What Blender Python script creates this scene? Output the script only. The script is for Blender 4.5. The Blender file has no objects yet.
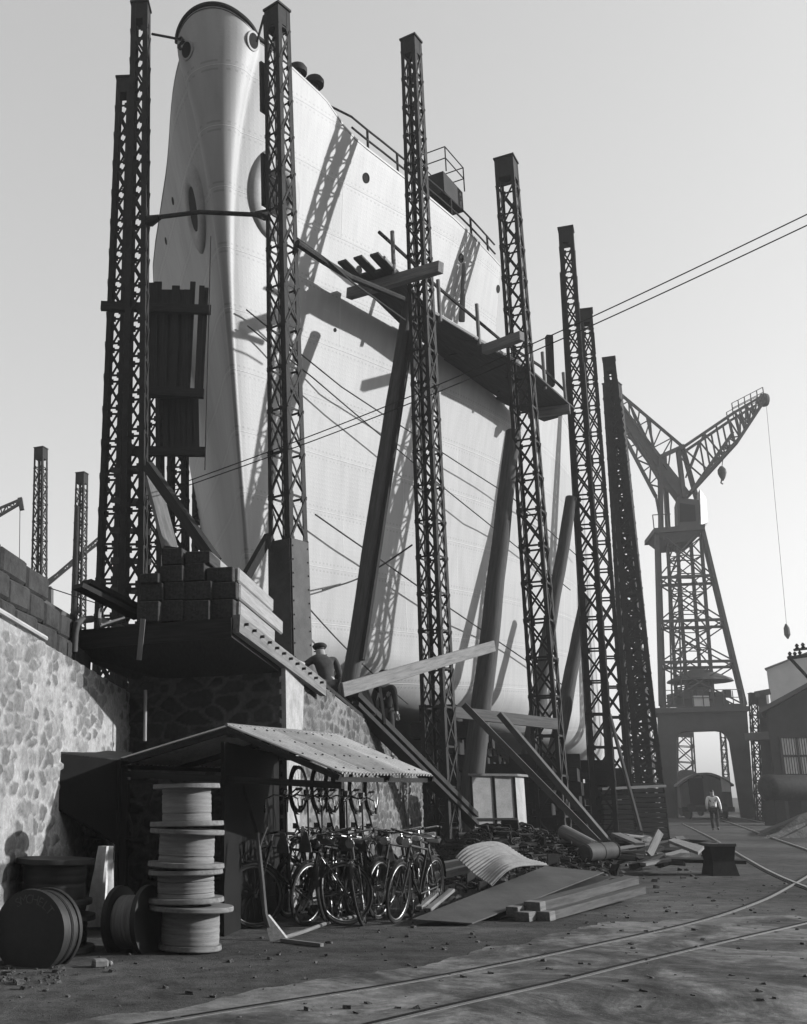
import bpy, bmesh, math, random
from mathutils import Vector as V, Matrix, Quaternion
from mathutils.bvhtree import BVHTree
rnd = random.Random(7)
sc = bpy.context.scene
COL = sc.collection
# ------------------------------------------------------------------ camera
F = 1064.; PPX = 230.; PPY = 512.; EYE = 1.4
TH = math.atan((797 - 512) / F); CT, ST = math.cos(TH), math.sin(TH)
cd = bpy.data.cameras.new("camera"); cam = bpy.data.objects.new("camera", cd); COL.objects.link(cam)
cam.location = (0, 0, EYE); cam.rotation_euler = (math.pi / 2 + TH, 0, 0)
cd.sensor_width = 36; cd.lens = F / 1024 * 36; cd.shift_x = (403.5 - PPX) / 1024; cd.clip_end = 2000; cd.clip_start = .1
sc.camera = cam

def at(px, py, Y):
    u = (px - PPX) / F; v = (PPY - py) / F; k = Y / (CT - v * ST)
    return V((u * k, Y, EYE + (ST + v * CT) * k))
def g(px, py, z=0.):
    u = (px - PPX) / F; v = (PPY - py) / F; k = (z - EYE) / (ST + v * CT)
    return V((u * k, (CT - v * ST) * k, z))
def atz(px, py, z): return g(px, py, z)
def hx(px, Y, z=0.):               # the point that stands on image column px at the horizon
    return V(((px - PPX) / (F / CT) * Y, Y, z))

# ------------------------------------------------------------------ materials
def grey(v): return (v, v, v, 1)
def newmat(name, rough=.8, metal=0.):
    m = bpy.data.materials.new(name); m.use_nodes = True
    n = m.node_tree; b = n.nodes['Principled BSDF']
    b.inputs['Roughness'].default_value = rough; b.inputs['Metallic'].default_value = metal
    b.inputs['Specular IOR Level'].default_value = .08 if rough > .6 else .3
    return m, n, b
def nd(n, t, **k):
    o = n.nodes.new(t)
    for a, v in k.items():
        if a in o.inputs: o.inputs[a].default_value = v
        else: setattr(o, a, v)
    return o
def ramp(n, fac, stops):
    r = n.nodes.new('ShaderNodeValToRGB'); e = r.color_ramp.elements
    while len(e) < len(stops): e.new(.5)
    for q, (p, c) in zip(e, stops): q.position = p; q.color = grey(c)
    n.links.new(fac, r.inputs[0]); return r.outputs[0]
def mix(n, fac, a, b, mode='MIX'):
    m = n.nodes.new('ShaderNodeMix'); m.data_type = 'RGBA'; m.blend_type = mode
    for k, v in ((0, fac), (6, a), (7, b)):
        if isinstance(v, (int, float)): m.inputs[k].default_value = v if k == 0 else grey(v)
        else: n.links.new(v, m.inputs[k])
    return m.outputs[2]
def coords(n, out='Object', scale=(1, 1, 1)):
    t = n.nodes.new('ShaderNodeTexCoord'); mp = n.nodes.new('ShaderNodeMapping'); mp.inputs['Scale'].default_value = scale
    n.links.new(t.outputs[out], mp.inputs[0]); return mp.outputs[0]
def noise(n, co, scale, detail=6, rough=.6, dist=0.):
    q = nd(n, 'ShaderNodeTexNoise', Scale=scale, Detail=detail, Roughness=rough, Distortion=dist)
    n.links.new(co, q.inputs['Vector']); return q.outputs['Fac']
def bump(n, b, h, s, d=.02):
    q = nd(n, 'ShaderNodeBump', Strength=s, Distance=d); n.links.new(h, q.inputs['Height']); n.links.new(q.outputs[0], b.inputs['Normal'])
def simple(name, base, var=.35, scale=3., rough=.8, metal=0., bmp=.25, stretch=(1, 1, 1), fine=30., dist=.01, grain=False):
    m, n, b = newmat(name, rough, metal); co = coords(n, 'Object', stretch)
    if grain:
        at_ = n.nodes.new('ShaderNodeAttribute'); at_.attribute_name = 'gr'; mp = n.nodes.new('ShaderNodeMapping'); mp.inputs['Scale'].default_value = (5, .35, 5); n.links.new(at_.outputs['Vector'], mp.inputs[0]); co = mp.outputs[0]; fine = 9.
    a = noise(n, co, scale, 8, .65); f = noise(n, co, fine, 4, .7)
    c = mix(n, .35, a, f)
    r = ramp(n, c, [(.3, base * (1 - var)), (.5, base), (.72, min(.95, base * (1 + var)))])
    n.links.new(r, b.inputs['Base Color'])
    if bmp: bump(n, b, c, bmp, dist)
    return m
MAT = {}
MAT['steel'] = simple('weathered dark steel', .022, .45, 4, .7, 0, .2)
MAT['steel_grey'] = simple('grey steel plate', .06, .4, 3, .65, 0, .25)
MAT['steel_crane'] = simple('crane paint', .065, .3, 1, .7, 0, 0)
MAT['iron'] = simple('rusty iron', .025, .6, 6, .75, 0, .4)
MAT['bright'] = simple('worn bright metal', .5, .3, 20, .3, .8, .1)
MAT['railtop'] = simple('polished rail head', .2, .4, 14, .35, .6, .1)
MAT['timber'] = simple('grey timber', .13, .5, 5, .85, 0, .4, (1, 1, 1), grain=True)
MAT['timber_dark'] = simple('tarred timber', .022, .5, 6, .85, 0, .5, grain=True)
MAT['timber_pale'] = simple('pale sawn timber', .27, .4, 7, .85, 0, .3, grain=True)
MAT['board'] = simple('weathered board', .06, .6, 4, .85, 0, .5, (3, 3, 3), grain=True)
MAT['block'] = simple('old timber block', .04, .6, 5, .9, 0, .6, grain=True)
MAT['block_lit'] = simple('sunlit timber block', .2, .4, 6, .9, 0, .5, grain=True)  # block timber again, paler: the pile's sunlit right side put into the colour
MAT['rope'] = simple('wire rope', .04, .3, 20, .8, 0, 0)
MAT['cabledrum'] = simple('drum timber', .10, .55, 6, .85, 0, .4, (2, 2, 6), grain=True)
MAT['drum_black'] = simple('black drum paint', .012, .5, 5, .6, 0, .25)
MAT['tyre'] = simple('rubber', .02, .3, 20, .7, 0, 0)
MAT['enamel'] = simple('black enamel', .02, .3, 5, .25, 0, 0)
MAT['rimpaint'] = simple('dull plated rim', .10, .3, 8, .4, .8, 0)
MAT['chrome'] = simple('nickel plate', .32, .1, 10, .22, 1., 0)
MAT['leather'] = simple('worn leather', .05, .4, 12, .5, 0, .1)
MAT['hut_paint'] = simple('dirty white boards', .24, .4, 2.5, .8, 0, .2)
MAT['cab_sunlit'] = simple('sunlit cab paint', .5, .2, 2, .6, 0, .05)  # sun on one side of the crane cab, painted as a paler colour
MAT['letter'] = simple('faded stencil paint', .07, .6, 25, .8, 0, 0)
MAT['dark'] = simple('black and deep shade', .008, .4, 3, .8, 0, .2)  # near-black parts; also stands in for shade in openings and the shed
MAT['skin'] = simple('skin', .2, .1, 9, .6, 0, 0)
MAT['jacket'] = simple('dark wool', .045, .3, 14, .95, 0, .2)
MAT['jacket_black'] = simple('black wool', .015, .3, 14, .95, 0, .2)
MAT['trouser'] = simple('dark cotton', .03, .3, 14, .95, 0, .2)
MAT['shirt'] = simple('white cotton', .75, .1, 10, .9, 0, .1)
MAT['hair'] = simple('dark hair', .02, .3, 30, .6, 0, .2)
MAT['fawn'] = simple('pale fabric', .4, .3, 14, .95, 0, .3)
MAT['wagon'] = simple('wagon paint', .07, .3, 1.5, .75, 0, .1, (3, 3, .6))
MAT['wagon_roof'] = simple('wagon roof felt', .13, .2, 1, .8, 0, .1)
MAT['white_paint'] = simple('dirty white paint', .4, .25, 2, .7, 0, .1)
MAT['render'] = simple('pale rendered wall', .35, .2, .6, .9, 0, .2)
MAT['slate'] = simple('slate roof', .07, .3, 1, .8, 0, .2)
MAT['brick'] = simple('soot stained brick', .035, .4, 1, .9, 0, .2)
MAT['glassy'] = simple('pale window pane', .42, .25, 3, .5, 0, .05, (1, 1, .2))
MAT['rubble'] = simple('rubble', .07, .6, 2, .95, 0, .8, (1, 1, 1), 9, .2)
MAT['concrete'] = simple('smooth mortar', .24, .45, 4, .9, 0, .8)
MAT['plank_dark'] = simple('scaffold plank', .05, .5, 5, .9, 0, .4, grain=True)
def m_corr():
    m, n, b = newmat('galvanised corrugated sheet', .55, .15); co = coords(n)
    a = noise(n, co, 1.6, 8, .7, .4); f = noise(n, co, 22, 4, .7)
    r = ramp(n, mix(n, .3, a, f), [(.3, .18), (.48, .38), (.7, .52)])
    n.links.new(r, b.inputs['Base Color']); bump(n, b, f, .15, .005); return m
MAT['corr'] = m_corr()
def m_hull():
    m, n, b = newmat('white hull paint', .55); uv = coords(n, 'UV')
    br = nd(n, 'ShaderNodeTexBrick'); n.links.new(uv, br.inputs['Vector'])
    br.offset = .5
    for k, v in (('Scale', 1.), ('Brick Width', 5.2), ('Row Height', 1.32), ('Mortar Size', .012), ('Mortar Smooth', .5), ('Bias', 0.)): br.inputs[k].default_value = v
    br.inputs['Color1'].default_value = grey(.265); br.inputs['Color2'].default_value = grey(.30); br.inputs['Mortar'].default_value = grey(.37)
    co = coords(n, 'Object'); big = noise(n, co, .35, 6, .6, .3); st = noise(n, coords(n, 'Object', (2.2, 2.2, .12)), 1.5, 6, .6)
    fine = noise(n, co, 60, 2, .6)
    c = mix(n, 1., br.outputs['Color'], ramp(n, big, [(.3, .90), (.7, 1.0)]), 'MULTIPLY')
    c = mix(n, 1., c, ramp(n, st, [(.25, .84), (.6, 1.0)]), 'MULTIPLY')
    # rows of rivets beside the seams
    vor = nd(n, 'ShaderNodeTexVoronoi', Scale=1.); vor.inputs['Randomness'].default_value = .05
    n.links.new(coords(n, 'UV', (9, 9, 9)), vor.inputs['Vector'])
    rv = ramp(n, vor.outputs['Distance'], [(.0, 1.), (.2, .5), (.26, 0.)])
    su = n.nodes.new('ShaderNodeSeparateXYZ'); n.links.new(uv, su.inputs[0])
    def mth(op, a, v=None):
        q = n.nodes.new('ShaderNodeMath'); q.operation = op
        n.links.new(a, q.inputs[0])
        if v is not None:
            if isinstance(v, (int, float)): q.inputs[1].default_value = v
            else: n.links.new(v, q.inputs[1])
        return q.outputs[0]
    fu = mth('ABSOLUTE', mth('SUBTRACT', mth('FRACT', mth('MULTIPLY', su.outputs[0], 7.)), .5))
    rows = None
    for o_ in (.07, .93):
        r_ = mth('LESS_THAN', mth('ABSOLUTE', mth('SUBTRACT', mth('FRACT', mth('MULTIPLY', su.outputs[1], 1 / 1.32)), o_)), .016); rows = r_ if rows is None else mth('MAXIMUM', rows, r_)
    rivet = mth('MULTIPLY', rows, mth('LESS_THAN', fu, .22))
    c = mix(n, mth('MULTIPLY', rivet, .28), c, .06)
    n.links.new(c, b.inputs['Base Color'])
    h = mix(n, .12, br.outputs['Fac'], rv); h = mix(n, .12, h, fine)
    bump(n, b, h, .6, .02); return m
MAT['hull'] = m_hull()
def m_stone(name, st_lo, st_hi, mortar, scale, squash, mw=.09, bs=.8, cover=0.):
    m, n, b = newmat(name, .95); co0 = coords(n, 'Object', (1, 1, squash))
    wob = nd(n, 'ShaderNodeTexNoise', Scale=2.2, Detail=3.); n.links.new(co0, wob.inputs['Vector'])
    mx = n.nodes.new('ShaderNodeMix'); mx.data_type = 'RGBA'; mx.inputs[0].default_value = .16
    n.links.new(co0, mx.inputs[6]); n.links.new(wob.outputs['Color'], mx.inputs[7]); co = mx.outputs[2]
    e = nd(n, 'ShaderNodeTexVoronoi', Scale=scale); e.feature = 'DISTANCE_TO_EDGE'; n.links.new(co, e.inputs['Vector'])
    q = nd(n, 'ShaderNodeTexVoronoi', Scale=scale); n.links.new(co, q.inputs['Vector'])
    bw = n.nodes.new('ShaderNodeRGBToBW'); n.links.new(q.outputs['Color'], bw.inputs[0])
    tone = ramp(n, bw.outputs[0], [(.2, st_lo), (.8, st_hi)])
    fine = noise(n, co0, 14, 6, .7); big = noise(n, co0, .8, 5, .6)
    tone = mix(n, 1., tone, ramp(n, fine, [(.3, .55), (.7, 1.3)]), 'MULTIPLY')
    ed = e.outputs['Distance']
    if cover:                                   # mortar smeared over most stones
        ad = n.nodes.new('ShaderNodeMath'); ad.operation = 'MULTIPLY_ADD'; ad.inputs[1].default_value = -cover; ad.inputs[2].default_value = cover * .62
        n.links.new(noise(n, co0, 2.6, 6, .7), ad.inputs[0])
        sb = n.nodes.new('ShaderNodeMath'); sb.operation = 'SUBTRACT'; n.links.new(ed, sb.inputs[0]); n.links.new(ad.outputs[0], sb.inputs[1]); ed = sb.outputs[0]
    k = ramp(n, ed, [(mw * .35, 0.), (mw, 1.)])
    mo = mix(n, 1., ramp(n, fine, [(.3, mortar * .6), (.65, mortar)]), ramp(n, big, [(.35, .7), (.6, 1.)]), 'MULTIPLY')
    n.links.new(mix(n, k, mo, tone), b.inputs['Base Color'])
    bump(n, b, mix(n, .35, k, fine), bs, .05); return m
MAT['stone_light'] = m_stone('lime mortared rubble wall', .15, .25, .30, 6.5, 1.0, .2, .9, 1.3)
MAT['stone'] = m_stone('dark rubble masonry', .03, .055, .08, 3.6, 1.5, .08, .9, .5)
MAT['stone_side'] = m_stone('soot dark rubble masonry', .05, .15, .11, 5.0, 1.15, .14, 1.4, .6)
MAT['stone_block'] = simple('squared dark stone', .035, .6, 4, .95, 0, .7, (1, 1, 1), 18, .03)
def m_ground():
    m, n, b = newmat('trodden ash and earth', .95); co = coords(n)
    a = noise(n, co, .22, 7, .65, .6); f = noise(n, co, 3.5, 8, .72); ff = noise(n, co, 26, 5, .75)
    t = noise(n, coords(n, 'Object', (.5, 2.6, 1)), .6, 6, .6, .8)
    c = ramp(n, a, [(.32, .02), (.5, .042), (.7, .08)])
    c = mix(n, 1., c, ramp(n, f, [(.3, .5), (.68, 1.7)]), 'MULTIPLY')
    c = mix(n, ramp(n, t, [(.56, 0.), (.72, .7)]), c, .07)
    c = mix(n, ramp(n, ff, [(.62, 0.), (.74, .6)]), c, .1)
    n.links.new(c, b.inputs['Base Color'])
    bump(n, b, mix(n, .4, f, ff), .9, .06); return m
MAT['ground'] = m_ground()
def m_apron():
    m, n, b = newmat('worn granolithic paving', .9); co = coords(n)
    a = noise(n, coords(n, 'Object', (1., .8, 1)), .75, 9, .72, 1.2); f = noise(n, co, 4.5, 8, .72); ff = noise(n, co, 30, 5, .75)
    l = noise(n, co, .4, 5, .55, 1.)
    c = ramp(n, a, [(.36, .03), (.47, .065), (.55, .13), (.68, .2)])
    c = mix(n, ramp(n, l, [(.5, 0.), (.56, .75)]), c, .14)
    c = mix(n, 1., c, ramp(n, f, [(.3, .45), (.66, 1.35)]), 'MULTIPLY')
    c = mix(n, ramp(n, ff, [(.6, 0.), (.7, .6)]), c, .03); c = mix(n, ramp(n, ff, [(.28, .6), (.38, 0.)]), c, .3)
    st_ = noise(n, coords(n, 'Object', (.5, 2.2, 1)), 1.3, 7, .7, 2.); c = mix(n, ramp(n, st_, [(.58, 0.), (.66, .65)]), c, .03)
    n.links.new(c, b.inputs['Base Color']); bump(n, b, mix(n, .4, f, ff), .6, .03); return m
MAT['apron'] = m_apron()

# ------------------------------------------------------------------ mesh builder
WM = {}
class MB:
    def __init__(s): s.v = []; s.f = []; s.g = []
    def pad(s): s.g += [V(q) for q in s.v[len(s.g):]]
    def add(s, vs, fs, gs=None):
        k = len(s.v); s.pad(); s.v += [V(q) for q in vs]; s.g += [V(q) for q in (gs or vs)]; s.f += [tuple(i + k for i in q) for q in fs]; return s
    def box(s, c, d, R=None):
        c = V(c); R = R or Matrix.Identity(3); x, y, z = d[0] / 2, d[1] / 2, d[2] / 2
        ls = [V((i * x, j * y, k * z)) for k in (-1, 1) for j in (-1, 1) for i in (-1, 1)]; vs = [c + R @ q for q in ls]; o_ = V((c.x * 3.7 % 5, c.y * 5.3 % 7, c.z * 7.1 % 5))
        return s.add(vs, [(0, 2, 3, 1), (4, 5, 7, 6), (0, 1, 5, 4), (2, 6, 7, 3), (0, 4, 6, 2), (1, 3, 7, 5)], [q + o_ for q in ls])
    def beam(s, p, q, w, h, up=(0, 0, 1), roll=0.):
        p = V(p); q = V(q); d = q - p; L = d.length
        if L < 1e-6: return s
        d /= L; u = V(up)
        if abs(d.dot(u)) > .98: u = V((0, 1, 0)) if abs(d.y) < .9 else V((1, 0, 0))
        x = d.cross(u).normalized(); z = x.cross(d).normalized()
        R = Matrix((x, d, z)).transposed()
        if roll: R = R @ Matrix.Rotation(roll, 3, 'Y')
        return s.box((p + q) / 2, (w, L, h), R)
    def tube(s, p, q, r, r2=None, n=8, caps=True):
        return s.path([p, q], r, n, r2, caps)
    def path(s, pts, r, n=6, r2=None, caps=True, closed=False):
        pts = [V(q) for q in pts]; m = len(pts); s.pad(); k = len(s.v); N = None; Ln = 0.
        for i, q in enumerate(pts):
            if closed: d = pts[(i + 1) % m] - pts[i - 1]
            else: d = pts[min(i + 1, m - 1)] - pts[max(i - 1, 0)]
            d.normalize()
            if N is None:
                N = d.cross(V((0, 0, 1)));
                if N.length < .1: N = d.cross(V((1, 0, 0)))
            N = (N - d * N.dot(d)).normalized(); B = d.cross(N)
            rr = r if r2 is None else r + (r2 - r) * i / (m - 1)
            if i: Ln += (q - pts[i - 1]).length
            for j in range(n):
                t = 2 * math.pi * j / n; s.v.append(q + (N * math.cos(t) + B * math.sin(t)) * rr); s.g.append(V((rr * math.cos(t), Ln, rr * math.sin(t))))
        for i in range(m if closed else m - 1):
            for j in range(n):
                a, b = k + i * n, k + ((i + 1) % m) * n; s.f.append((a + j, a + (j + 1) % n, b + (j + 1) % n, b + j))
        if caps and not closed:
            s.f.append(tuple(k + j for j in reversed(range(n)))); s.f.append(tuple(k + (m - 1) * n + j for j in range(n)))
        return s
    def lathe(s, prof, c=(0, 0, 0), R=None, n=28):
        c = V(c); R = R or Matrix.Identity(3); k = len(s.v); m = len(prof)
        for r, z in prof:
            for j in range(n):
                t = 2 * math.pi * j / n; s.v.append(c + R @ V((r * math.cos(t), r * math.sin(t), z)))
        for i in range(m - 1):
            for j in range(n): s.f.append((k + i * n + j, k + i * n + (j + 1) % n, k + (i + 1) * n + (j + 1) % n, k + (i + 1) * n + j))
        s.f.append(tuple(k + j for j in reversed(range(n)))); s.f.append(tuple(k + (m - 1) * n + j for j in range(n)))
        return s
    def prism(s, poly, off):
        n = len(poly); off = V(off); a = [V(q) for q in poly]
        s.add(a + [q + off for q in a], [tuple(reversed(range(n))), tuple(range(n, 2 * n))] + [(i, (i + 1) % n, n + (i + 1) % n, n + i) for i in range(n)]); return s
    def build(s, name, mat, parent=None, world=False, org=None, smooth=False, bevel=0., merge=False):
        if parent is not None and world:
            iv = WM[parent.name].inverted(); vs = [iv @ q for q in s.v]
        elif org is not None: vs = [q - V(org) for q in s.v]
        else: vs = s.v
        me = bpy.data.meshes.new(name); me.from_pydata([tuple(q) for q in vs], [], s.f)
        s.pad(); at_ = me.attributes.new('gr', 'FLOAT_VECTOR', 'POINT'); at_.data.foreach_set('vector', [c for q in s.g for c in q])
        bm = bmesh.new(); bm.from_mesh(me)
        if merge: bmesh.ops.remove_doubles(bm, verts=bm.verts, dist=.0005)
        bmesh.ops.recalc_face_normals(bm, faces=bm.faces)
        if bevel: bmesh.ops.bevel(bm, geom=[e for e in bm.edges], offset=bevel, segments=1, affect='EDGES', clamp_overlap=True)
        bm.to_mesh(me); bm.free()
        me.materials.append(MAT[mat] if isinstance(mat, str) else mat)
        if smooth:
            me.shade_smooth() if hasattr(me, 'shade_smooth') else None
            try: me.set_sharp_from_angle(angle=math.radians(smooth if smooth > 1 else 40))
            except Exception: pass
        o = bpy.data.objects.new(name, me); COL.objects.link(o)
        if parent is not None: o.parent = parent; WM[o.name] = WM[parent.name].copy()
        else:
            o.location = org or (0, 0, 0); WM[o.name] = Matrix.Translation(V(org or (0, 0, 0)))
        return o
def tag(o, label, cat, group=None, kind=None):
    if label: o['label'] = label
    if cat: o['category'] = cat
    if group: o['group'] = group
    if kind: o['kind'] = kind
    return o
def thing(name, label, cat, loc, group=None, rot=None):
    o = bpy.data.objects.new(name, None); COL.objects.link(o); o.empty_display_size = .2
    M = Matrix.Translation(V(loc)) @ (rot.to_4x4() if rot is not None else Matrix.Identity(4))
    o.location = loc
    if rot is not None: o.rotation_euler = rot.to_euler()
    WM[o.name] = M
    return tag(o, label, cat, group)
def copy_tree(o, parent=None):
    c = o.copy(); COL.objects.link(c)
    if parent is not None: c.parent = parent
    for ch in list(o.children): copy_tree(ch, c)
    return c
def place(o, loc, rot=None):
    o.location = loc
    if rot is not None: o.rotation_euler = rot.to_euler()

def one(name, mat, mb, label, cat, group=None, org=None, **k):
    if org is None:
        lo = V((sum(q.x for q in mb.v), sum(q.y for q in mb.v), 0)) / len(mb.v); lo.z = min(q.z for q in mb.v); org = tuple(lo)
    return tag(mb.build(name, mat, None, org=org, **k), label, cat, group)

# ------------------------------------------------------------------ light, sky, exposure
SUN_EL, SUN_AZ = math.radians(18.5), math.radians(90)      # azimuth measured clockwise from +Y
w = bpy.data.worlds.new("World"); sc.world = w; w.use_nodes = True; n = w.node_tree
sky = n.nodes.new('ShaderNodeTexSky'); sky.sky_type = 'NISHITA'; sky.sun_disc = False
sky.sun_elevation = SUN_EL; sky.sun_rotation = SUN_AZ; sky.dust_density = 3.; sky.air_density = 1.; sky.ozone_density = 1.
bw = n.nodes.new('ShaderNodeRGBToBW'); n.links.new(sky.outputs[0], bw.inputs[0])
gm_ = n.nodes.new('ShaderNodeMath'); gm_.operation = 'POWER'; gm_.inputs[1].default_value = .5; n.links.new(bw.outputs[0], gm_.inputs[0])   # thin even overcast flattens the sky's gradient
ml_ = n.nodes.new('ShaderNodeMath'); ml_.operation = 'MULTIPLY'; ml_.inputs[1].default_value = 1.4; n.links.new(gm_.outputs[0], ml_.inputs[0])
n.links.new(ml_.outputs[0], n.nodes['Background'].inputs[0]); n.nodes['Background'].inputs[1].default_value = .15
sl = bpy.data.lights.new("sun", 'SUN'); sl.energy = 3.4; sl.angle = math.radians(.8); sl.color = (1, 1, 1)
so = bpy.data.objects.new("sun", sl); COL.objects.link(so)
sd = V((math.sin(SUN_AZ) * math.cos(SUN_EL), math.cos(SUN_AZ) * math.cos(SUN_EL), math.sin(SUN_EL)))
so.rotation_euler = sd.to_track_quat('Z', 'Y').to_euler(); so.location = (60, 10, 60)
vs = sc.view_settings; vs.view_transform = 'Standard'; vs.look = 'None'; vs.gamma = 1; vs.exposure = 1.2; vs.use_curve_mapping = False

# ------------------------------------------------------------------ the ship
PH = math.radians(18); AX = V((math.sin(PH), math.cos(PH), 0)); RT = V((math.cos(PH), -math.sin(PH), 0)); BOW = V((-.56, 19.6, 0))
def mono(xs, ys):
    k = len(xs); d = [(ys[i + 1] - ys[i]) / (xs[i + 1] - xs[i]) for i in range(k - 1)]
    m = [d[0]] + [0 if d[i - 1] * d[i] <= 0 else 2 * d[i - 1] * d[i] / (d[i - 1] + d[i]) for i in range(1, k - 1)] + [d[-1]]
    def fn(x):
        if x <= xs[0]: return ys[0]
        if x >= xs[-1]: return ys[-1]
        i = max(j for j in range(k - 1) if xs[j] <= x); h = xs[i + 1] - xs[i]; t = (x - xs[i]) / h
        return ys[i] * (1 + 2 * t) * (1 - t) ** 2 + m[i] * h * t * (1 - t) ** 2 + ys[i + 1] * t * t * (3 - 2 * t) + m[i + 1] * h * t * t * (t - 1)
    return fn
def tab(pts, sq=False):
    return mono([math.sqrt(a) if sq else a for a, b in pts], [b for a, b in pts])
_bd = tab([(0, 0), (.04, .06), (.4, .48), (.9, .88), (1.6, 1.31), (2.5, 1.75), (3.4, 2.15), (5.5, 3.2), (8.2, 4.5), (10.9, 5.4), (12.8, 5.9), (19, 7.0), (26, 7.5), (60, 7.5)], True)
_bw = tab([(0, 0), (.01, .02), (.06, .06), (.3, .17), (1.5, .55), (3, 1.1), (5.5, 2.1), (8.2, 3.2), (11, 4.3), (15, 5.5), (20, 6.6), (26, 7.2), (34, 7.5), (60, 7.5)], True)
_zd = tab([(0, 18.1), (.4, 17.9), (.9, 17.78), (1.6, 17.67), (2.5, 17.52), (3.0, 17.46), (3.4, 17.26), (3.9, 16.98), (4.4, 16.9), (5.5, 16.82), (8.2, 16.58), (10.9, 16.5), (60, 16.4)])
_zk = tab([(0, 4.4), (3, 4.0), (8, 3.5), (14, 3.2), (20, 2.9), (30, 2.6), (60, 2.5)])
ZM = 14.55; TF = 10.9
def stern(t): return 1. if t < 45 else math.sqrt(max(0.02, 1 - ((t - 45) / 11.5) ** 2))
def hullpt(t, z, side):
    zk, zd = _zk(t), _zd(t); q = math.sqrt(t)
    kn = .04 + (min(.6, .28 * t) if t < 3. else max(0., .6 * (4.2 - t) / 1.2)); u = min(1., max(0., (z - zk) / (zd - kn - zk)))
    fl = u ** 1.95
    b0 = _bw(q) * (1 - fl) + _bd(q) * fl
    rn = .06 + .86 * max(0., (u - .25) / .75) ** 3.0          # the rounded nose narrows to a sharp stem lower down
    b0 = max(b0, math.sqrt(max(0., rn * rn - (rn - t) ** 2)) if t < rn else rn)
    b0 *= stern(t)
    R = min(1.25, b0); h = z - zk
    if h < R: b0 = b0 - R + math.sqrt(max(0, R * R - (R - h) ** 2))
    ur = min(1., max(0., (z - zk) / (zd - zk)))
    st = 3.46 * (1 - ur)
    return BOW + AX * (t + st) + RT * (side * b0) + V((0, 0, z))
ts = [0, .005, .015, .03, .05, .075, .1, .14, .18, .23, .28, .34, .4, .46, .52, .58, .64, .7, .76, .82, .88, .94, 1., 1.06, 1.12, 1.18, 1.26, 1.4, 1.6, 1.9, 2.3, 2.8, 3.1, 3.4, 3.7, 4.1, 4.5, 4.9, 5.8, 6.8, 7.9, 9.0, 10.0, TF, 12, 13.2, 14.5, 16, 18, 20, 22, 25, 28, 32, 36, 40, 44, 47, 50, 52, 54, 55.5, 56.4]
NL, NU = 60, 16
hb = MB(); grid = {}; huv = {}
for side in (1, -1):
    for i, t in enumerate(ts):
        zk, zd = _zk(t), _zd(t)
        col = []
        for j in range(NL + 1):
            f = j / NL; f = f * .55 + .45 * f * f if True else f
            col.append(zk + (ZM - zk) * f)
        if t <= TF + 1e-6:
            for j in range(1, NU + 1): col.append(ZM + (zd - ZM) * j / NU)
        for j, z in enumerate(col):
            grid[side, i, j] = len(hb.v); hb.v.append(hullpt(t, z, side)); huv[len(hb.v) - 1] = (t + 1.5, z * 1.02 - .06 * t)
        grid[side, i, -1] = len(hb.v); q = hullpt(t, zk, side); c = BOW + AX * (t + 3.46) + V((0, 0, zk)); hb.v.append(c); huv[len(hb.v) - 1] = (t, zk - 3)
    for i in range(len(ts) - 1):
        top = NL + NU if ts[i + 1] <= TF + 1e-6 else NL
        for j in range(-1, top):
            f = (grid[side, i, j], grid[side, i + 1, j], grid[side, i + 1, j + 1], grid[side, i, j + 1]); hb.f.append(f if side > 0 else f[::-1])
iT = ts.index(TF); nE = len(ts) - 1
hb.f.append(tuple([grid[1, nE, j] for j in range(NL + 1)] + [grid[-1, nE, j] for j in range(NL, -1, -1)]))
BVH = BVHTree.FromPolygons([tuple(q) for q in hb.v], [tuple(q) for q in hb.f])
CAMP = V((0, 0, EYE))
def hit(px, py):
    d = at(px, py, 10) - CAMP; d.normalize()
    loc, nor, i, dist = BVH.ray_cast(CAMP, d)
    if loc is None: return None, None
    if nor.dot(d) > 0: nor = -nor
    return loc, nor
ship = thing('ship', 'huge pale riveted ship bow rising on the slipway between lattice masts', 'ship', tuple(BOW + AX * 20 + V((0, 0, 3))))
me = bpy.data.meshes.new('hull'); iv = WM[ship.name].inverted()
me.from_pydata([tuple(iv @ q) for q in hb.v], [], hb.f)
ul = me.uv_layers.new(name='UVMap')
for lp in me.loops: ul.data[lp.index].uv = huv[lp.vertex_index]
bm = bmesh.new(); bm.from_mesh(me); bmesh.ops.remove_doubles(bm, verts=bm.verts, dist=.0004)
bmesh.ops.recalc_face_normals(bm, faces=bm.faces); bm.to_mesh(me); bm.free()
me.materials.append(MAT['hull']); me.shade_smooth(); me.set_sharp_from_angle(angle=math.radians(35))
hull = bpy.data.objects.new('hull', me); COL.objects.link(hull); hull.parent = ship; WM[hull.name] = WM[ship.name].copy()
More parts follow.
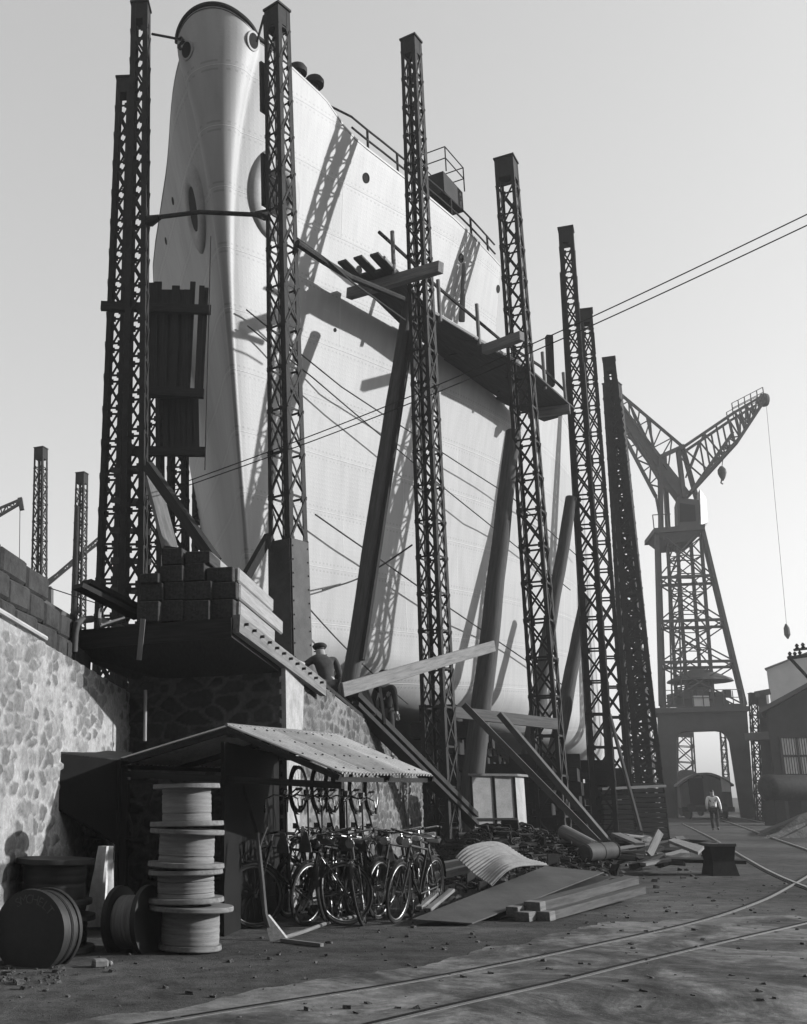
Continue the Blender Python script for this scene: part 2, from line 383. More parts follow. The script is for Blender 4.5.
# decks and the forecastle end
d = MB()
for i in range(iT):
    t0, t1 = ts[i], ts[i + 1]
    a = [hullpt(t0, _zd(t0), 1), hullpt(t1, _zd(t1), 1), hullpt(t1, _zd(t1), -1), hullpt(t0, _zd(t0), -1)]
    d.add([q - V((0, 0, .06)) for q in a], [(0, 1, 2, 3)])
d.build('forecastle_deck', 'board', ship, True, merge=True)
d = MB()
for i in range(iT, nE):
    t0, t1 = ts[i], ts[i + 1]
    a = [hullpt(t0, ZM, 1), hullpt(t1, ZM, 1), hullpt(t1, ZM, -1), hullpt(t0, ZM, -1)]
    d.add([q - V((0, 0, .05)) for q in a], [(0, 1, 2, 3)])
d.build('main_deck', 'board', ship, True, merge=True)
d = MB(); zz = [ZM - .04 + (_zd(TF) - ZM) * j / 8 for j in range(9)]
d.add([hullpt(TF, z, 1) + AX * .01 for z in zz] + [hullpt(TF, z, -1) + AX * .01 for z in reversed(zz)], [tuple(range(18))])
d.build('forecastle_bulkhead', 'white_paint', ship, True)
# rail along the rim of the bow
rim = [hullpt(t, _zd(t), -1) + V((0, 0, .03)) for t in reversed(ts[:17])] + [hullpt(t, _zd(t), 1) + V((0, 0, .03)) for t in ts[1:28]]
MB().path(rim, .055, 8).build('rim_rail', 'steel', ship, True, smooth=True)
# guard rail on the forecastle
r = MB(); st = MB()
tt = [4.1 + i * (TF - .1 - 4.1) / 12 for i in range(13)]
for hgt in (.32, .62):
    r.path([hullpt(t, _zd(t), 1) - RT * .1 + V((0, 0, hgt)) for t in tt], .028, 6)
r.tube(hullpt(tt[0], _zd(tt[0]), 1) - RT * .1 + V((0, 0, .62)), hullpt(3.3, _zd(3.3), 1) - RT * .1 + V((0, 0, .1)), .028)
for t in tt[1::2]: r.tube(hullpt(t, _zd(t), 1) - RT * .1 + V((0, 0, -.05)), hullpt(t, _zd(t), 1) - RT * .1 + V((0, 0, .62)), .032)
r.build('guard_rail', 'steel', ship, True)
# two domed ventilators
for px, py in ((297, 70), (314, 82)):
    c = at(px, py, 22.0 if px < 300 else 22.5)
    MB().lathe([(.1, -1.), (.1, -.1), (.24, -.12), (.25, 0), (.2, .09), (.1, .15), (.02, .17)], c, n=16).build('ventilator', 'steel', ship, True, smooth=40)
# gun-tub like stand with a light rail
c = at(441, 196, 26.3); R = Matrix.Rotation(-PH - .3, 3, 'Z')
MB().box(c, (.75, 1.3, .62), R).build('deck_house', 'steel', ship, True)
m = MB()
for i, j in ((-1, -1), (1, -1), (1, 1), (-1, 1)):
    q = c + R @ V((i * .45, j * .62, .3)); m.tube(q, q + V((0, 0, .75)), .018)
    for z in (.4, .75):
        q2 = c + R @ V(((i if i == j else -i) * .45, (j if i != j else -j) * .62, .3)); m.tube(q + V((0, 0, z - .0)), q2 + V((0, 0, z)), .016)
m.build('deck_house_rail', 'steel', ship, True)
def on_hull(px, py):
    p, nn = hit(px, py); q = nn.to_track_quat('Z', 'Y').to_matrix(); return p, nn, q
def hole(px, py, rx, name='porthole', mat='dark'):
    h = on_hull(px, py)
    if h[0] is None: return
    p, nn, q = h
    MB().lathe([(rx, -.05), (rx, .012), (rx * .8, .012), (rx * .78, .004)], p, q, 18).build(name, mat, ship, True)
for px, py, rr in ((366, 178, .13), (498, 289, .12), (461, 258, .13), (359, 270, .11), (173, 201, .1), (166, 241, .1), (335, 330, .05)): hole(px, py, rr)
def hawse(p, nn, q, r0, r1, squash=1.35):
    m = MB(); S = Matrix.Diagonal(V((1., squash, 1.)))
    ups = V((0, 0, 1)) - nn * nn.z; ups.normalize(); x = ups.cross(nn).normalized(); q = Matrix((x, ups, nn)).transposed()
    prof = [(r0 + r1 * 1.25, -.12), (r0 + r1 * 1.2, .02), (r0 + r1, .08), (r0 + r1 * .62, .12), (r0 + r1 * .3, .1), (r0 + .02, .05), (r0, -.02)]
    m.lathe(prof, p, q @ S, 36)
    o = m.build('hawse_bolster', 'hull_plain', ship, True, smooth=60)
    d = MB(); d.lathe([(r0 * 1.1, -.06), (r0 * 1.1, .07), (.01, .07)], p, q @ S, 30); d.build('hawse_opening', 'dark', o, True)
MAT['hull_plain'] = simple('grey bolster paint', .24, .25, 4, .6, 0, .1)
p, nn, q = on_hull(275, 195); hawse(p, nn, q, .36, .36)
pr = p - BOW; sR = pr.dot(RT); aR = pr.dot(AX); pL = BOW + AX * aR - RT * sR + V((0, 0, p.z)); pL.z = p.z
nL = nn - RT * (2 * nn.dot(RT)); hawse(pL, nL, None, .36, .36)
# fairleads near the rim
for px, py in ((253, 41), (187, 50)):
    p, nn, q = on_hull(px, py)
    m = MB(); m.lathe([(.22, -.05), (.22, .015), (.19, .025), (.165, .018), (.165, .01)], p, q, 22); o = m.build('fairlead', 'hull_plain', ship, True, smooth=50)
    MB().lathe([(.17, -.02), (.17, .02), (.01, .02)], p, q, 18).build('fairlead_opening', 'dark', o, True)
# a stick hanging from the fairlead hole
pa, _n1, _ = on_hull(460, 264); pb, _n2, _ = on_hull(452, 322)
one('hanging_stave', 'timber', MB().tube(pa + _n1 * .12, pb + _n2 * .3, .05, .085), 'thin wooden stave hanging from a porthole above the staging', 'stave')

# ------------------------------------------------------------------ lattice masts
def mast(base, top, wb, wt, ang, label, panel=.55, group='lattice masts around the hull', solid=0., plates=(), post=.12, bar=.05, mat='steel', cap=True, twoface=False):
    base = V(base); top = V(top); L = (top - base).length; ax = (top - base) / L
    R0 = Matrix.Rotation(-math.radians(ang), 3, 'Z'); Q = V((0, 0, 1)).rotation_difference(ax).to_matrix()
    rot = Q @ R0
    o = thing('lattice_mast', label, 'mast', tuple(base), group, rot)
    W = lambda z: (wb + (wt - wb) * z / L) / 2
    corner = lambda i, z: V(((-1, 1, 1, -1)[i] * W(z), (-1, -1, 1, 1)[i] * W(z), z))
    capL = wt * 1.15 if cap else 0
    for i in range(4):
        m = MB(); a, b = corner(i, 0), corner(i, L - .02); sx, sy = (-1, 1, 1, -1)[i], (-1, -1, 1, 1)[i]; k = .025
        m.beam(a - V((sx * post / 2, 0, 0)) , b - V((sx * post / 2 * .9, 0, 0)), post, k, up=(0, 1, 0))
        m.beam(a - V((sx * k / 2 * .9, sy * (post / 2 + k / 2), 0)), b - V((sx * k / 2 * .9, sy * (post / 2 + k / 2), 0)), k, post, up=(0, 1, 0))
        m.build('corner_post', mat, o)
    z = solid; zs = [z]
    while z < L - capL - panel * .6:
        z += panel; zs.append(z)
    for fce in range(4):
        m = MB(); i, j = fce, (fce + 1) % 4; out = ((0, -1, 0), (1, 0, 0), (0, 1, 0), (-1, 0, 0))[fce]
        o1 = V(out) * .012; o2 = V(out) * -.012
        for k in range(len(zs)):
            a, b = corner(i, zs[k]), corner(j, zs[k]); m.beam(a - o1 * 1.5, b - o1 * 1.5, bar, .016, up=out)
            if k + 1 < len(zs):
                c, d_ = corner(i, zs[k + 1]), corner(j, zs[k + 1])
                m.beam(a + o1, d_ + o1, bar, .012, up=out); m.beam(b + o2 * .2, c + o2 * .2, bar, .012, up=out)
        for k in range(len(zs)):
            for e_, w_ in ((i, j), (j, i)):
                a, b = corner(e_, zs[k]), corner(w_, zs[k]); c = a + (b - a).normalized() * post * .75 - o1 * .4; m.beam(c - V((0, 0, bar * 1.4)), c + V((0, 0, bar * 1.4)), post * 1.3, .01, up=out)
        m.build('lattice_bracing', mat, o)
    if solid:
        m = MB()
        for fce in range(4):
            i, j = fce, (fce + 1) % 4; out = V(((0, -1, 0), (1, 0, 0), (0, 1, 0), (-1, 0, 0))[fce]) * .016
            m.prism([corner(i, 0) + out, corner(j, 0) + out, corner(j, solid) + out, corner(i, solid) + out], out * .6)
        for fce in range(4):
            i, j = fce, (fce + 1) % 4; out = V(((0, -1, 0), (1, 0, 0), (0, 1, 0), (-1, 0, 0))[fce]) * .032
            for k in range(12):
                for u in (.07, .93):
                    q = corner(i, solid * (k + .5) / 12).lerp(corner(j, solid * (k + .5) / 12), u) + out; m.box(q, (.025, .025, .025))
        m.build('base_plating', 'steel_grey', o)
    for (fce, z0, z1) in plates:
        i, j = fce, (fce + 1) % 4; out = V(((0, -1, 0), (1, 0, 0), (0, 1, 0), (-1, 0, 0))[fce]) * .02
        MB().prism([corner(i, z0) + out, corner(j, z0) + out, corner(j, z1) + out, corner(i, z1) + out], out).build('cover_plate', mat, o)
    if cap:
        m = MB(); w0, w1 = wt / 2 * .98, wt / 2 + .01
        k0, k1 = L - capL, L
        m.add([(x * w0, y * w0, k0) for x, y in ((-1, -1), (1, -1), (1, 1), (-1, 1))] + [(x * w0, y * w0, k1) for x, y in ((-1, -1), (1, -1), (1, 1), (-1, 1))],
              [(0, 1, 5, 4), (1, 2, 6, 5), (2, 3, 7, 6), (3, 0, 4, 7), (0, 3, 2, 1), (4, 5, 6, 7)])
        m.box((0, 0, L + .03), (w1 * 2 + .04, w1 * 2 + .04, .05))
        m.build('cap', mat, o)
    m = MB(); m.box((0, 0, -.04), (wb + .2, wb + .2, .08)); m.build('base_plate', mat, o)
    return o
SL = 2.9
mastA = mast((1.1, 19.2, SL), at(277, 12, 19.2), .54, .375, 42, 'tall lattice mast on a riveted plated foot beside the hawse opening', .86, solid=3.05, post=.09, bar=.042)
for z0_, z1_ in ((15.2, 16.4), (13.0, 14.2)): MB().box((-.30, -.12, (z0_ + z1_) / 2 - SL), (.06, .22, z1_ - z0_)).build('side_box', 'steel', mastA)
mastB = mast(hx(441, 22.5), at(411, 42, 22.5), .56, .37, 36, 'slim lattice mast with the long crossing plank at its foot', .8, post=.085, bar=.042)
mastC = mast(hx(552, 26.7), at(506, 162, 26.7), .67, .52, 30, 'broad lattice mast standing where the staging passes behind it', .95, post=.09, bar=.05)
mastD = mast(hx(603, 30.8), at(566, 231, 30.8), .68, .43, 22, 'lattice mast at the outer end of the staging walkway', .92, plates=((3, 0.5, 17.5), (1, 12.2, 14.4)), post=.12, bar=.05)
mastE = mast((12.47, 35.4, 0), at(586, 312, 35.4), .72, .42, 20, 'lattice mast just beyond the mast at the staging end', .98, post=.12, bar=.055)
mastF = mast((15.21, 39.8, 0), at(609, 360, 39.8), .98, .46, 22, 'darkest wide lattice mast nearest to the crane', .8, post=.15, bar=.065)
mastF2 = mast(hx(646, 43.5), at(612, 385, 43.5), 1.05, .6, 40, 'lattice mast mostly hidden behind the darkest wide mast', .7, post=.16, bar=.08)
mastF3 = mast(hx(640, 47.5), at(613, 410, 47.5), 1.1, .6, 12, 'lattice mast hidden farthest back behind the darkest wide mast', .7, post=.16, bar=.08)
mastG = mast((-1.87, 20.6, 2.2), at(141, 8, 20.6), .50, .37, 6, 'tall lattice mast left of the bow with a wire to its fairlead', .8, post=.11)
mastH = mast((-2.70, 23.1, 2.0), at(125, 82, 23.1), .50, .36, 4, 'shorter lattice mast standing left behind the tall mast by the bow', .8, post=.1)
for px, Y, tp, lb in ((178, 27.0, 300, 'lattice mast seen below the hanging staging beside the forefoot'), (201, 32.5, 380, 'distant lattice mast showing between staging and forefoot'), (153, 25.5, 330, 'lattice mast hidden close behind the tall left mast')):
    mast(hx(px, Y, 1.8), at(px, tp, Y), .55, .42, 12, lb, .8, post=.1)
for (xb, yt, xt, Y, lb) in ((37, 449, 41, 52, 'leftmost lone lattice mast against the sky above the stone wall'), (75, 474, 82, 56, 'lone lattice mast beside a thin pole against the left sky')):
    mast(hx(xb - 1, Y, 1.5), at(xt, yt, Y), .72, .5, 20, lb, .95, 'lattice masts of the next berth', post=.1, bar=.055)
one('pole', 'steel', MB().tube(hx(69, 55, 1.), at(77.5, 506, 55), .13, .1), 'thin plain pole close beside the lone left lattice mast', 'pole')

# ------------------------------------------------------------------ staging walkway along the hull
STZ = 12.85
SZX = ((300, 13.42), (340, 13.4), (400, 13.12), (452, 12.92), (505, 12.82), (600, 12.8))
def szx(x):
    for (a, b), (c, d) in zip(SZX, SZX[1:]):
        if a <= x <= c: return b + (d - b) * (x - a) / (c - a)
def ats(x, y, dz=0.): return atz(x, y, szx(x) + dz)
stg = thing('staging', 'long timber staging walkway slung along the right side of the hull', 'staging', (4.2, 22.6, 0))
inner = []
pl_o = [ats(x, y) for x, y in ((344, 268), (408, 330), (452, 364), (505, 402), (545, 418))]
pl_i = [ats(x, y) for x, y in ((384, 260), (433, 314), (478, 341), (524, 368), (566, 407))]
def seg(poly, f):
    f = f * (len(poly) - 1); i = min(int(f), len(poly) - 2); return poly[i].lerp(poly[i + 1], f - i)
for k in range(5):
    f = (k + .5) / 5
    for s_ in range(4):
        a0 = pl_o[s_].lerp(pl_i[s_], f); a1 = pl_o[s_ + 1].lerp(pl_i[s_ + 1], f); w_ = (pl_o[s_] - pl_i[s_]).length / 5 * .96
        if s_ == 0 and k in (1, 3): a0 = a0.lerp(a1, .22)
        dd = (a1 - a0).normalized()
        MB().beam(a0 - dd * .3, a1 + dd * .25, w_, .055).build('deck_board', 'plank_dark', stg, True).location.z = .012 * ((k + s_) % 3)
# putlogs carried between hull and masts
for (x0, y0, Y0, x1, y1, Y1, hgt) in ((349, 294, 20.2, 441, 267, 23.4, .26), (484, 350, 25.0, 522, 336, 27.6, .24), (528, 414, 29.0, 570, 409, 29.3, .26)):
    MB().beam(ats(x0, y0, -.2), ats(x1, y1, -.2), .2, hgt).build('bearer', 'timber', stg, True, bevel=.01)
hr = MB(); zt = 1.0
hrp = [ats(379, 232, zt + .1), ats(412, 262, zt), ats(434, 284, zt), ats(472, 316, zt), ats(503, 342, zt), ats(540, 366, zt), ats(566, 392, zt - .2)]
hr.path(hrp, .045, 6); hr.build('hand_rail', 'timber_dark', stg, True)
hr = MB()
for (x0, y0, x1, y1) in ((395, 248, 394, 272), (440, 290, 440, 318), (483, 324, 479, 341), (549, 385, 545, 386), (566, 392, 566, 405)):
    q = ats(x1, y1); t_ = q + V((0, 0, 1.05)); hr.tube(q - V((0, 0, .1)), t_, .05)
hr.build('rail_post', 'timber', stg, True)
er = MB(); er.path([pl_i[i] + V((0, 0, .06)) for i in range(5)], .05, 6); er.build('edge_rail', 'timber_pale', stg, True)
one('post', 'timber_dark', MB().beam(at(551, 386, 31), at(549, 336, 31), .2, .2), 'short dark post standing at the deck edge behind the staging', 'post')
# iron rods and chain from mast to mast around the bow
one('tie_rod', 'iron', MB().path([at(297, 243, 19.0), at(325, 262, 19.7), at(350, 277, 20.6), at(403, 299, 21.9)], .07, 8), 'thick iron pipe running from the plated mast down to the slim mast', 'pipe')
one('tie_rod', 'rope', MB().path([at(297, 238, 19.0), at(330, 262, 19.7), at(352, 282, 20.6), at(405, 320, 22.0)], .02, 6), 'thin wire just below the thick pipe between two masts', 'wire')
tr = thing('bow_tie_bar', 'bent dark tie bar joining two masts across the bow', 'bar', tuple(at(150, 217, 20.4)))
MB().path([at(150, 220, 20.4), at(160, 217, 20.25), at(200, 212, 19.75), at(210, 212.5, 19.6), at(262, 215, 19.2)], .05, 8).build('bar', 'iron', tr, True)
MB().tube(at(150, 221, 20.4), at(160, 217, 20.2), .13, .06).build('clamp', 'iron', tr, True)
MB().tube(at(266, 215, 19.1), at(256, 214, 19.3), .12, .06).build('clamp', 'iron', tr, True)
br_ = MB().path([at(152, 34, 20.5), at(168, 37, 20.3), at(183, 40, 20.1)], .028, 6)
for i in range(7):
    a = at(181 + 2 * math.sin(i), 38 + 2 * i * .9, 20.0); br_.lathe([(.02, -.03), (.045, 0), (.02, .03)], a, Matrix.Rotation(i, 3, 'X'), 8)
one('mooring_chain', 'iron', br_, 'chain from the tall left mast top to the bow fairlead', 'chain')
one('mooring_wire', 'iron', MB().path([at(257, 42, 19.6), at(264, 16, 19.4), at(265, 38, 19.3)], .03, 6), 'short wire from the bow fairlead to the plated mast top', 'wire')
# ropes lying along the hull
def rope(pts, r, label, name='rope', cat='rope'):
    P = []
    for i in range(len(pts) - 1):
        for k in range(8): P.append(pts[i].lerp(pts[i + 1], k / 8))
    P.append(pts[-1])
    n_ = len(P)
    for i, q in enumerate(P): q.z -= .12 * math.sin(math.pi * i / (n_ - 1))
    one(name, 'rope', MB().path(P, r, 5), label, cat)
def hp(px, py, o=.35):
    p, nn = hit(px, py); return p + nn * o
rope([hp(242, 311, .15), hp(330, 385), hp(413, 437), hp(500, 494), hp(573, 560, .3)], .017, 'upper slanting rope across the pale hull side')
rope([hp(243, 327, .15), hp(300, 375), hp(412, 467), hp(470, 515), hp(560, 590)], .017, 'second slanting rope just below the upper rope on the hull')
rope([hp(303, 515), hp(365, 553), hp(450, 612), hp(560, 690)], .02, 'lower slanting rope crossing behind the long timber shore')
rope([hp(292, 604), hp(340, 646), hp(400, 695)], .018, 'lowest slanting rope near the hull bottom by the plated mast')
rope([hp(310, 590), hp(350, 572), at(412, 545, 22.2)], .02, 'rope tied to the slim mast and rising across the hull')
def wire(a, b, sag, r, label):
    P = [a.lerp(b, k / 40) - V((0, 0, sag * math.sin(math.pi * k / 40))) for k in range(41)]
    one('overhead_wire', 'rope', MB().path(P, r, 5), label, 'wire', 'overhead wires crossing in front of the hull')
wire(at(146, 496, 20.3), at(812, 212, 15), .25, .011, 'upper of two thin overhead wires crossing the hull and sky')
wire(at(146, 500, 20.3), at(812, 223, 15), .25, .011, 'lower of two thin overhead wires crossing the hull and sky')
for (xa, ya, xb, yb, lb) in ((211, 255, 205, 400, 'thin wire hanging down beside the stem from the left hawse opening'), ):
    one('hanging_wire', 'rope', MB().tube(at(211, 236, 20.2), at(205, 470, 20.6), .014), lb, 'wire')
# round timber shores
def shore(a, b, r0, r1, label, mat='timber_sh'):
    n_ = 10; m = MB(); P = [a.lerp(b, i / n_) + V((rnd.uniform(-.02, .02), rnd.uniform(-.02, .02), 0)) for i in range(n_ + 1)]
    m.path(P, r0, 12, r1); one('timber_shore', mat, m, label, 'timber shore', 'timber shores propping the hull', smooth=True)
MAT['timber_sh'] = simple('round shore timber', .055, .5, 4, .85, 0, .5, (4, 4, .6), grain=True)
shore(at(350, 684, 21.6), at(408, 306, 23.2), .18, .15, 'long round timber shore leaning behind the slim mast up to the staging')
one('shore_batten', 'timber_dark', MB().beam(at(362, 660, 21.5), at(412, 330, 22.95), .1, .08), 'thin dark batten lashed along the longest timber shore', 'batten')
shore(at(466, 842, 25.4), at(513, 432, 26.8), .27, .2, 'thickest round shore standing between the slim and broad masts')
shore(at(528, 760, 29.2), at(571, 498, 30.6), .2, .17, 'shore leaning behind the broad mast up to the staging end mast')
shore(at(548, 790, 30.5), at(586, 600, 32.5), .22, .18, 'short dark shore low behind the staging end mast')
# ------------------------------------------------------------------ hanging timber stage left of the bow
hs = thing('hanging_staging', 'dark hanging timber screen of boards under the left bow', 'staging', tuple(at(180, 452, 21.2)))
for k, (x, yt) in enumerate(((153, 283), (158, 282), (164, 290), (170, 290), (176, 286), (182, 290), (188, 290), (193, 282), (202, 286), (206, 288))):
    bx = 150 + (x - 150) * .86; sep = 21.1 + .05 * (k % 2)
    MB().beam(at(x, yt, sep), at(bx + (2 if k > 7 else 0), 398, sep), (.115 if k > 6 else .17), .05, up=(0, 1, 0)).build('upright_board', 'timber_dark', hs, True)
for k, x in enumerate((166, 171, 177, 183, 189, 195)):
    MB().beam(at(x, 394, 21.3), at(x + 1, 452, 21.3), .15, .05, up=(0, 1, 0)).build('upright_board', 'timber_dark', hs, True)
for (x0, y0, x1, y1) in ((101, 306, 211, 310), (150, 391, 204, 394), (130, 451, 205, 452)):
    MB().beam(at(x0, y0, 20.95), at(x1, y1, 20.95), .12, .19).build('ledger', 'timber_dark', hs, True)
one('timber_brace', 'timber_dark', MB().beam(at(148, 466, 19.9), at(216, 562, 18.4), .14, .2), 'dark sloping brace from the tall left mast down to the block pile', 'brace')
one('timber_brace', 'timber_dark', MB().beam(at(269, 536, 19.0), at(246, 577, 18.6), .14, .14), 'short dark strut between the plated mast and the stem foot', 'strut')
one('timber_brace', 'timber', MB().beam(at(152, 478, 20.2), at(170, 548, 19.6), .3, .1), 'broad leaning board behind the tall left mast', 'board')
for i in range(5):
    y = 470 + i * 30
    one('mast_crossbar', 'steel', MB().beam(at(112, y, 22.0), at(150, y + 2, 20.9), .08, .12), 'horizontal bar joining the two left masts', 'bar', 'bars joining the two left masts')

# ------------------------------------------------------------------ walls, slipway, platform
import numpy as np
def m_rubble(name, lo, hi, mortar, k=1.):
    m, n, b = newmat(name, .95); at_ = n.nodes.new('ShaderNodeAttribute'); at_.attribute_name = 'stone'
    sp = n.nodes.new('ShaderNodeSeparateXYZ'); n.links.new(at_.outputs['Vector'], sp.inputs[0]); co = coords(n)
    fine = noise(n, co, 16, 7, .75); mid = noise(n, co, 3.2, 6, .7); big = noise(n, co, .7, 4, .6)
    tone = ramp(n, sp.outputs[0], [(.0, lo), (.6, (lo + hi) / 2), (1., hi)])
    c = mix(n, sp.outputs[1], mortar, tone)
    c = mix(n, 1., c, ramp(n, fine, [(.3, .6), (.68, 1.25)]), 'MULTIPLY'); c = mix(n, 1., c, ramp(n, mid, [(.32, .75), (.66, 1.12)]), 'MULTIPLY'); c = mix(n, 1., c, ramp(n, big, [(.35, .8), (.65, 1.08)]), 'MULTIPLY')
    n.links.new(c, b.inputs['Base Color']); bump(n, b, fine, .8, .02); return m
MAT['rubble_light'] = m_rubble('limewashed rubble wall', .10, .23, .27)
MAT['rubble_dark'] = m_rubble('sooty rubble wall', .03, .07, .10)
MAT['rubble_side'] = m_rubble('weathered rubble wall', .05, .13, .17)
def rubble(name, mat, parent, A, B, zb, zta, ztb, out, sw=.34, sh=.22, smear=.35, depth=.035, res=.022, seed=1):
    """a coursed rubble face from A to B with stones standing out along `out`"""
    r = np.random.default_rng(seed); L_ = (B - A).length; H_ = max(zta, ztb) - zb
    nu, nv = int(L_ / res), int(H_ / (res * 1.15)); U, Z = np.meshgrid(np.linspace(0, L_, nu + 1), np.linspace(0, 1, nv + 1))
    top = zta + (ztb - zta) * U / L_; Zw = zb + (top - zb) * Z; Zr = Zw - zb
    cx, cy = int(L_ / sw) + 3, int(H_ / sh) + 3
    J = r.uniform(-.36, .36, (cy, cx, 2)); tone = r.random((cy, cx)); pr = r.uniform(.3, 1., (cy, cx)); sz = r.uniform(.75, 1.25, (cy, cx))
    def fbm(x, y, sd, o_=4):
        v = np.zeros_like(x); a = .5
        for k in range(o_):
            q = np.random.default_rng(sd + k).random((64, 64)); fx, fy = x * 2 ** k, y * 2 ** k; ix, iy = np.floor(fx).astype(int), np.floor(fy).astype(int); tx, ty = fx - ix, fy - iy; tx = tx * tx * (3 - 2 * tx); ty = ty * ty * (3 - 2 * ty)
            g_ = lambda i, j: q[(iy + j) % 64, (ix + i) % 64]
            v += a * ((g_(0, 0) * (1 - tx) + g_(1, 0) * tx) * (1 - ty) + (g_(0, 1) * (1 - tx) + g_(1, 1) * tx) * ty); a *= .5
        return v
    wx = (fbm(U * 4, Zr * 4, 5 + seed) - .47) * .16; wy = (fbm(U * 4 + 9, Zr * 4 + 3, 15 + seed) - .47) * .14
    gx, gy = (U + wx) / sw, (Zr + wy) / sh; iy = np.floor(gy).astype(int)
    d1 = np.full(U.shape, 9.); d2 = np.full(U.shape, 9.); t1 = np.zeros(U.shape); p1 = np.zeros(U.shape)
    for dj in (-1, 0, 1):
        jj = iy + dj; off = .5 * (jj % 2); ix = np.floor(gx - off).astype(int)
        for di in (-1, 0, 1):
            ii = ix + di; a = np.clip(jj + 1, 0, cy - 1); b = np.clip(ii + 1, 0, cx - 1)
            px = ii + .5 + off + J[a, b, 0]; py = jj + .5 + J[a, b, 1] * .8
            dd = np.sqrt((gx - px) ** 2 + (gy - py) ** 2) / sz[a, b]
            cl = dd < d1; d2 = np.where(cl, d1, np.minimum(d2, dd)); t1 = np.where(cl, tone[a, b], t1); p1 = np.where(cl, pr[a, b], p1); d1 = np.where(cl, dd, d1)
    e = d2 - d1; sm = np.clip((fbm(U * 1.6, Zr * 1.6, 40 + seed) - .40) * 3.2, 0, 1) * smear * 1.4
    e = e - sm * .8 - (fbm(U * 9, Zr * 9, 70 + seed) - .47) * .22
    k = np.clip((e - .05) / .14, 0, 1); k = k * k * (3 - 2 * k)
    disp = depth * (k * p1 * (.75 + .5 * fbm(U * 7, Zr * 7, 90 + seed)) + .35 * (fbm(U * 5, Zr * 5, 30 + seed) - .47))
    d = (B - A).normalized(); P = np.stack([A.x + d.x * U + out.x * disp, A.y + d.y * U + out.y * disp, Zw], -1).reshape(-1, 3)
    iv_ = WM[parent.name].inverted(); M4 = np.array(iv_); P = P @ M4[:3, :3].T + M4[:3, 3]
    n1 = nu + 1; idx = (np.arange(nv)[:, None] * n1 + np.arange(nu)[None]).reshape(-1); F_ = np.stack([idx, idx + 1, idx + n1 + 1, idx + n1], -1)
    me = bpy.data.meshes.new(name); me.from_pydata(P.tolist(), [], F_.tolist())
    at_ = me.attributes.new('stone', 'FLOAT_VECTOR', 'POINT'); at_.data.foreach_set('vector', np.stack([t1, k, p1], -1).reshape(-1).astype(np.float32))
    me.materials.append(MAT[mat]); me.shade_smooth(); o = bpy.data.objects.new(name, me); COL.objects.link(o); o.parent = parent; WM[o.name] = WM[parent.name].copy(); return o
C0 = V((.70, 14.4, 0)); CL = V((-1.42, 15.06, 0)); C1 = V((4.30, 24.8, 0))
def zat(q, z): return V((q.x, q.y, z))
ab = thing('abutment_wall', 'dark rubble stone abutment carrying the slipway platform', 'wall', tuple(C0))
far = [C1 + AX * 5 - RT * 1.5, V((-4.5, 29, 0)), V((-5.0, 15.6, 0))]
zt = {0: 3.27, 1: 1.95}
m = MB()          # front
m.prism([zat(CL, -.3), zat(C0, -.3), zat(C0, 3.27), zat(CL, 3.27)], AX * .5); m.build('core', 'stone', ab, True)
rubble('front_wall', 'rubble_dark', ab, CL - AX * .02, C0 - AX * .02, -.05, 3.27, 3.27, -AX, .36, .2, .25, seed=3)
m = MB(); dirs = (C1 - C0).normalized(); nr = V((dirs.y, -dirs.x, 0))
m.prism([zat(C0 + dirs * .36, -.3), zat(C1, -.3), zat(C1, 2.12), zat(C0 + dirs * .36, 3.22)], -nr * .6); m.build('core', 'stone_side', ab, True)
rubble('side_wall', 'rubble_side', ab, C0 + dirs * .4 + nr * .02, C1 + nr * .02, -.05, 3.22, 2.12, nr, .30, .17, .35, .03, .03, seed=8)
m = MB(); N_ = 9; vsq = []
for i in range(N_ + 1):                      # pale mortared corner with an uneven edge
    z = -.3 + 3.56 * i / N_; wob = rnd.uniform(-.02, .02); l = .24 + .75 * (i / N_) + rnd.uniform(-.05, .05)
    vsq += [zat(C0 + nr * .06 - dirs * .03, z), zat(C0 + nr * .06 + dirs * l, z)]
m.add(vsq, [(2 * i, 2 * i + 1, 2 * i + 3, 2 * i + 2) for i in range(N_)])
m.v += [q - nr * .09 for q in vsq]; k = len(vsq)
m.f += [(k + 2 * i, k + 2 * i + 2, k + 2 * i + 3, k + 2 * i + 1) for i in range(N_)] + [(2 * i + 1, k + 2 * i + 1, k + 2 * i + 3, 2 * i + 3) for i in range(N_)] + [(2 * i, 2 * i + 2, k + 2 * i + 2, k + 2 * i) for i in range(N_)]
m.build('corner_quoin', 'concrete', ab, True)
m = MB(); m.beam(zat(C0 + dirs * .5 - nr * .2, 3.25), zat(C1 - nr * .25, 2.14), .5, .06); m.build('coping', 'timber_dark', ab, True)
# (rubble faces are real relief: every stone stands proud of its mortar joint)
# slipway fill under the hull (structure)
m = MB(); ql = [zat(CL + AX * .5, 2.9), zat(C0 + AX * .5 - nr * .3, 2.9), zat(C1 - nr * .35, 1.5), zat(C1 + AX * 34 - nr * 2.2, .9), zat(C1 + AX * 34 - RT * 13, .9), V((-5.5, 28, 1.5)), V((-5.5, 16, 2.6))]
m.prism(ql, (0, 0, -3.6)); tag(m.build('slipway', 'ground', org=(0, 20, 0)), 'dark slipway bed under the ship', 'slipway', None, 'structure')
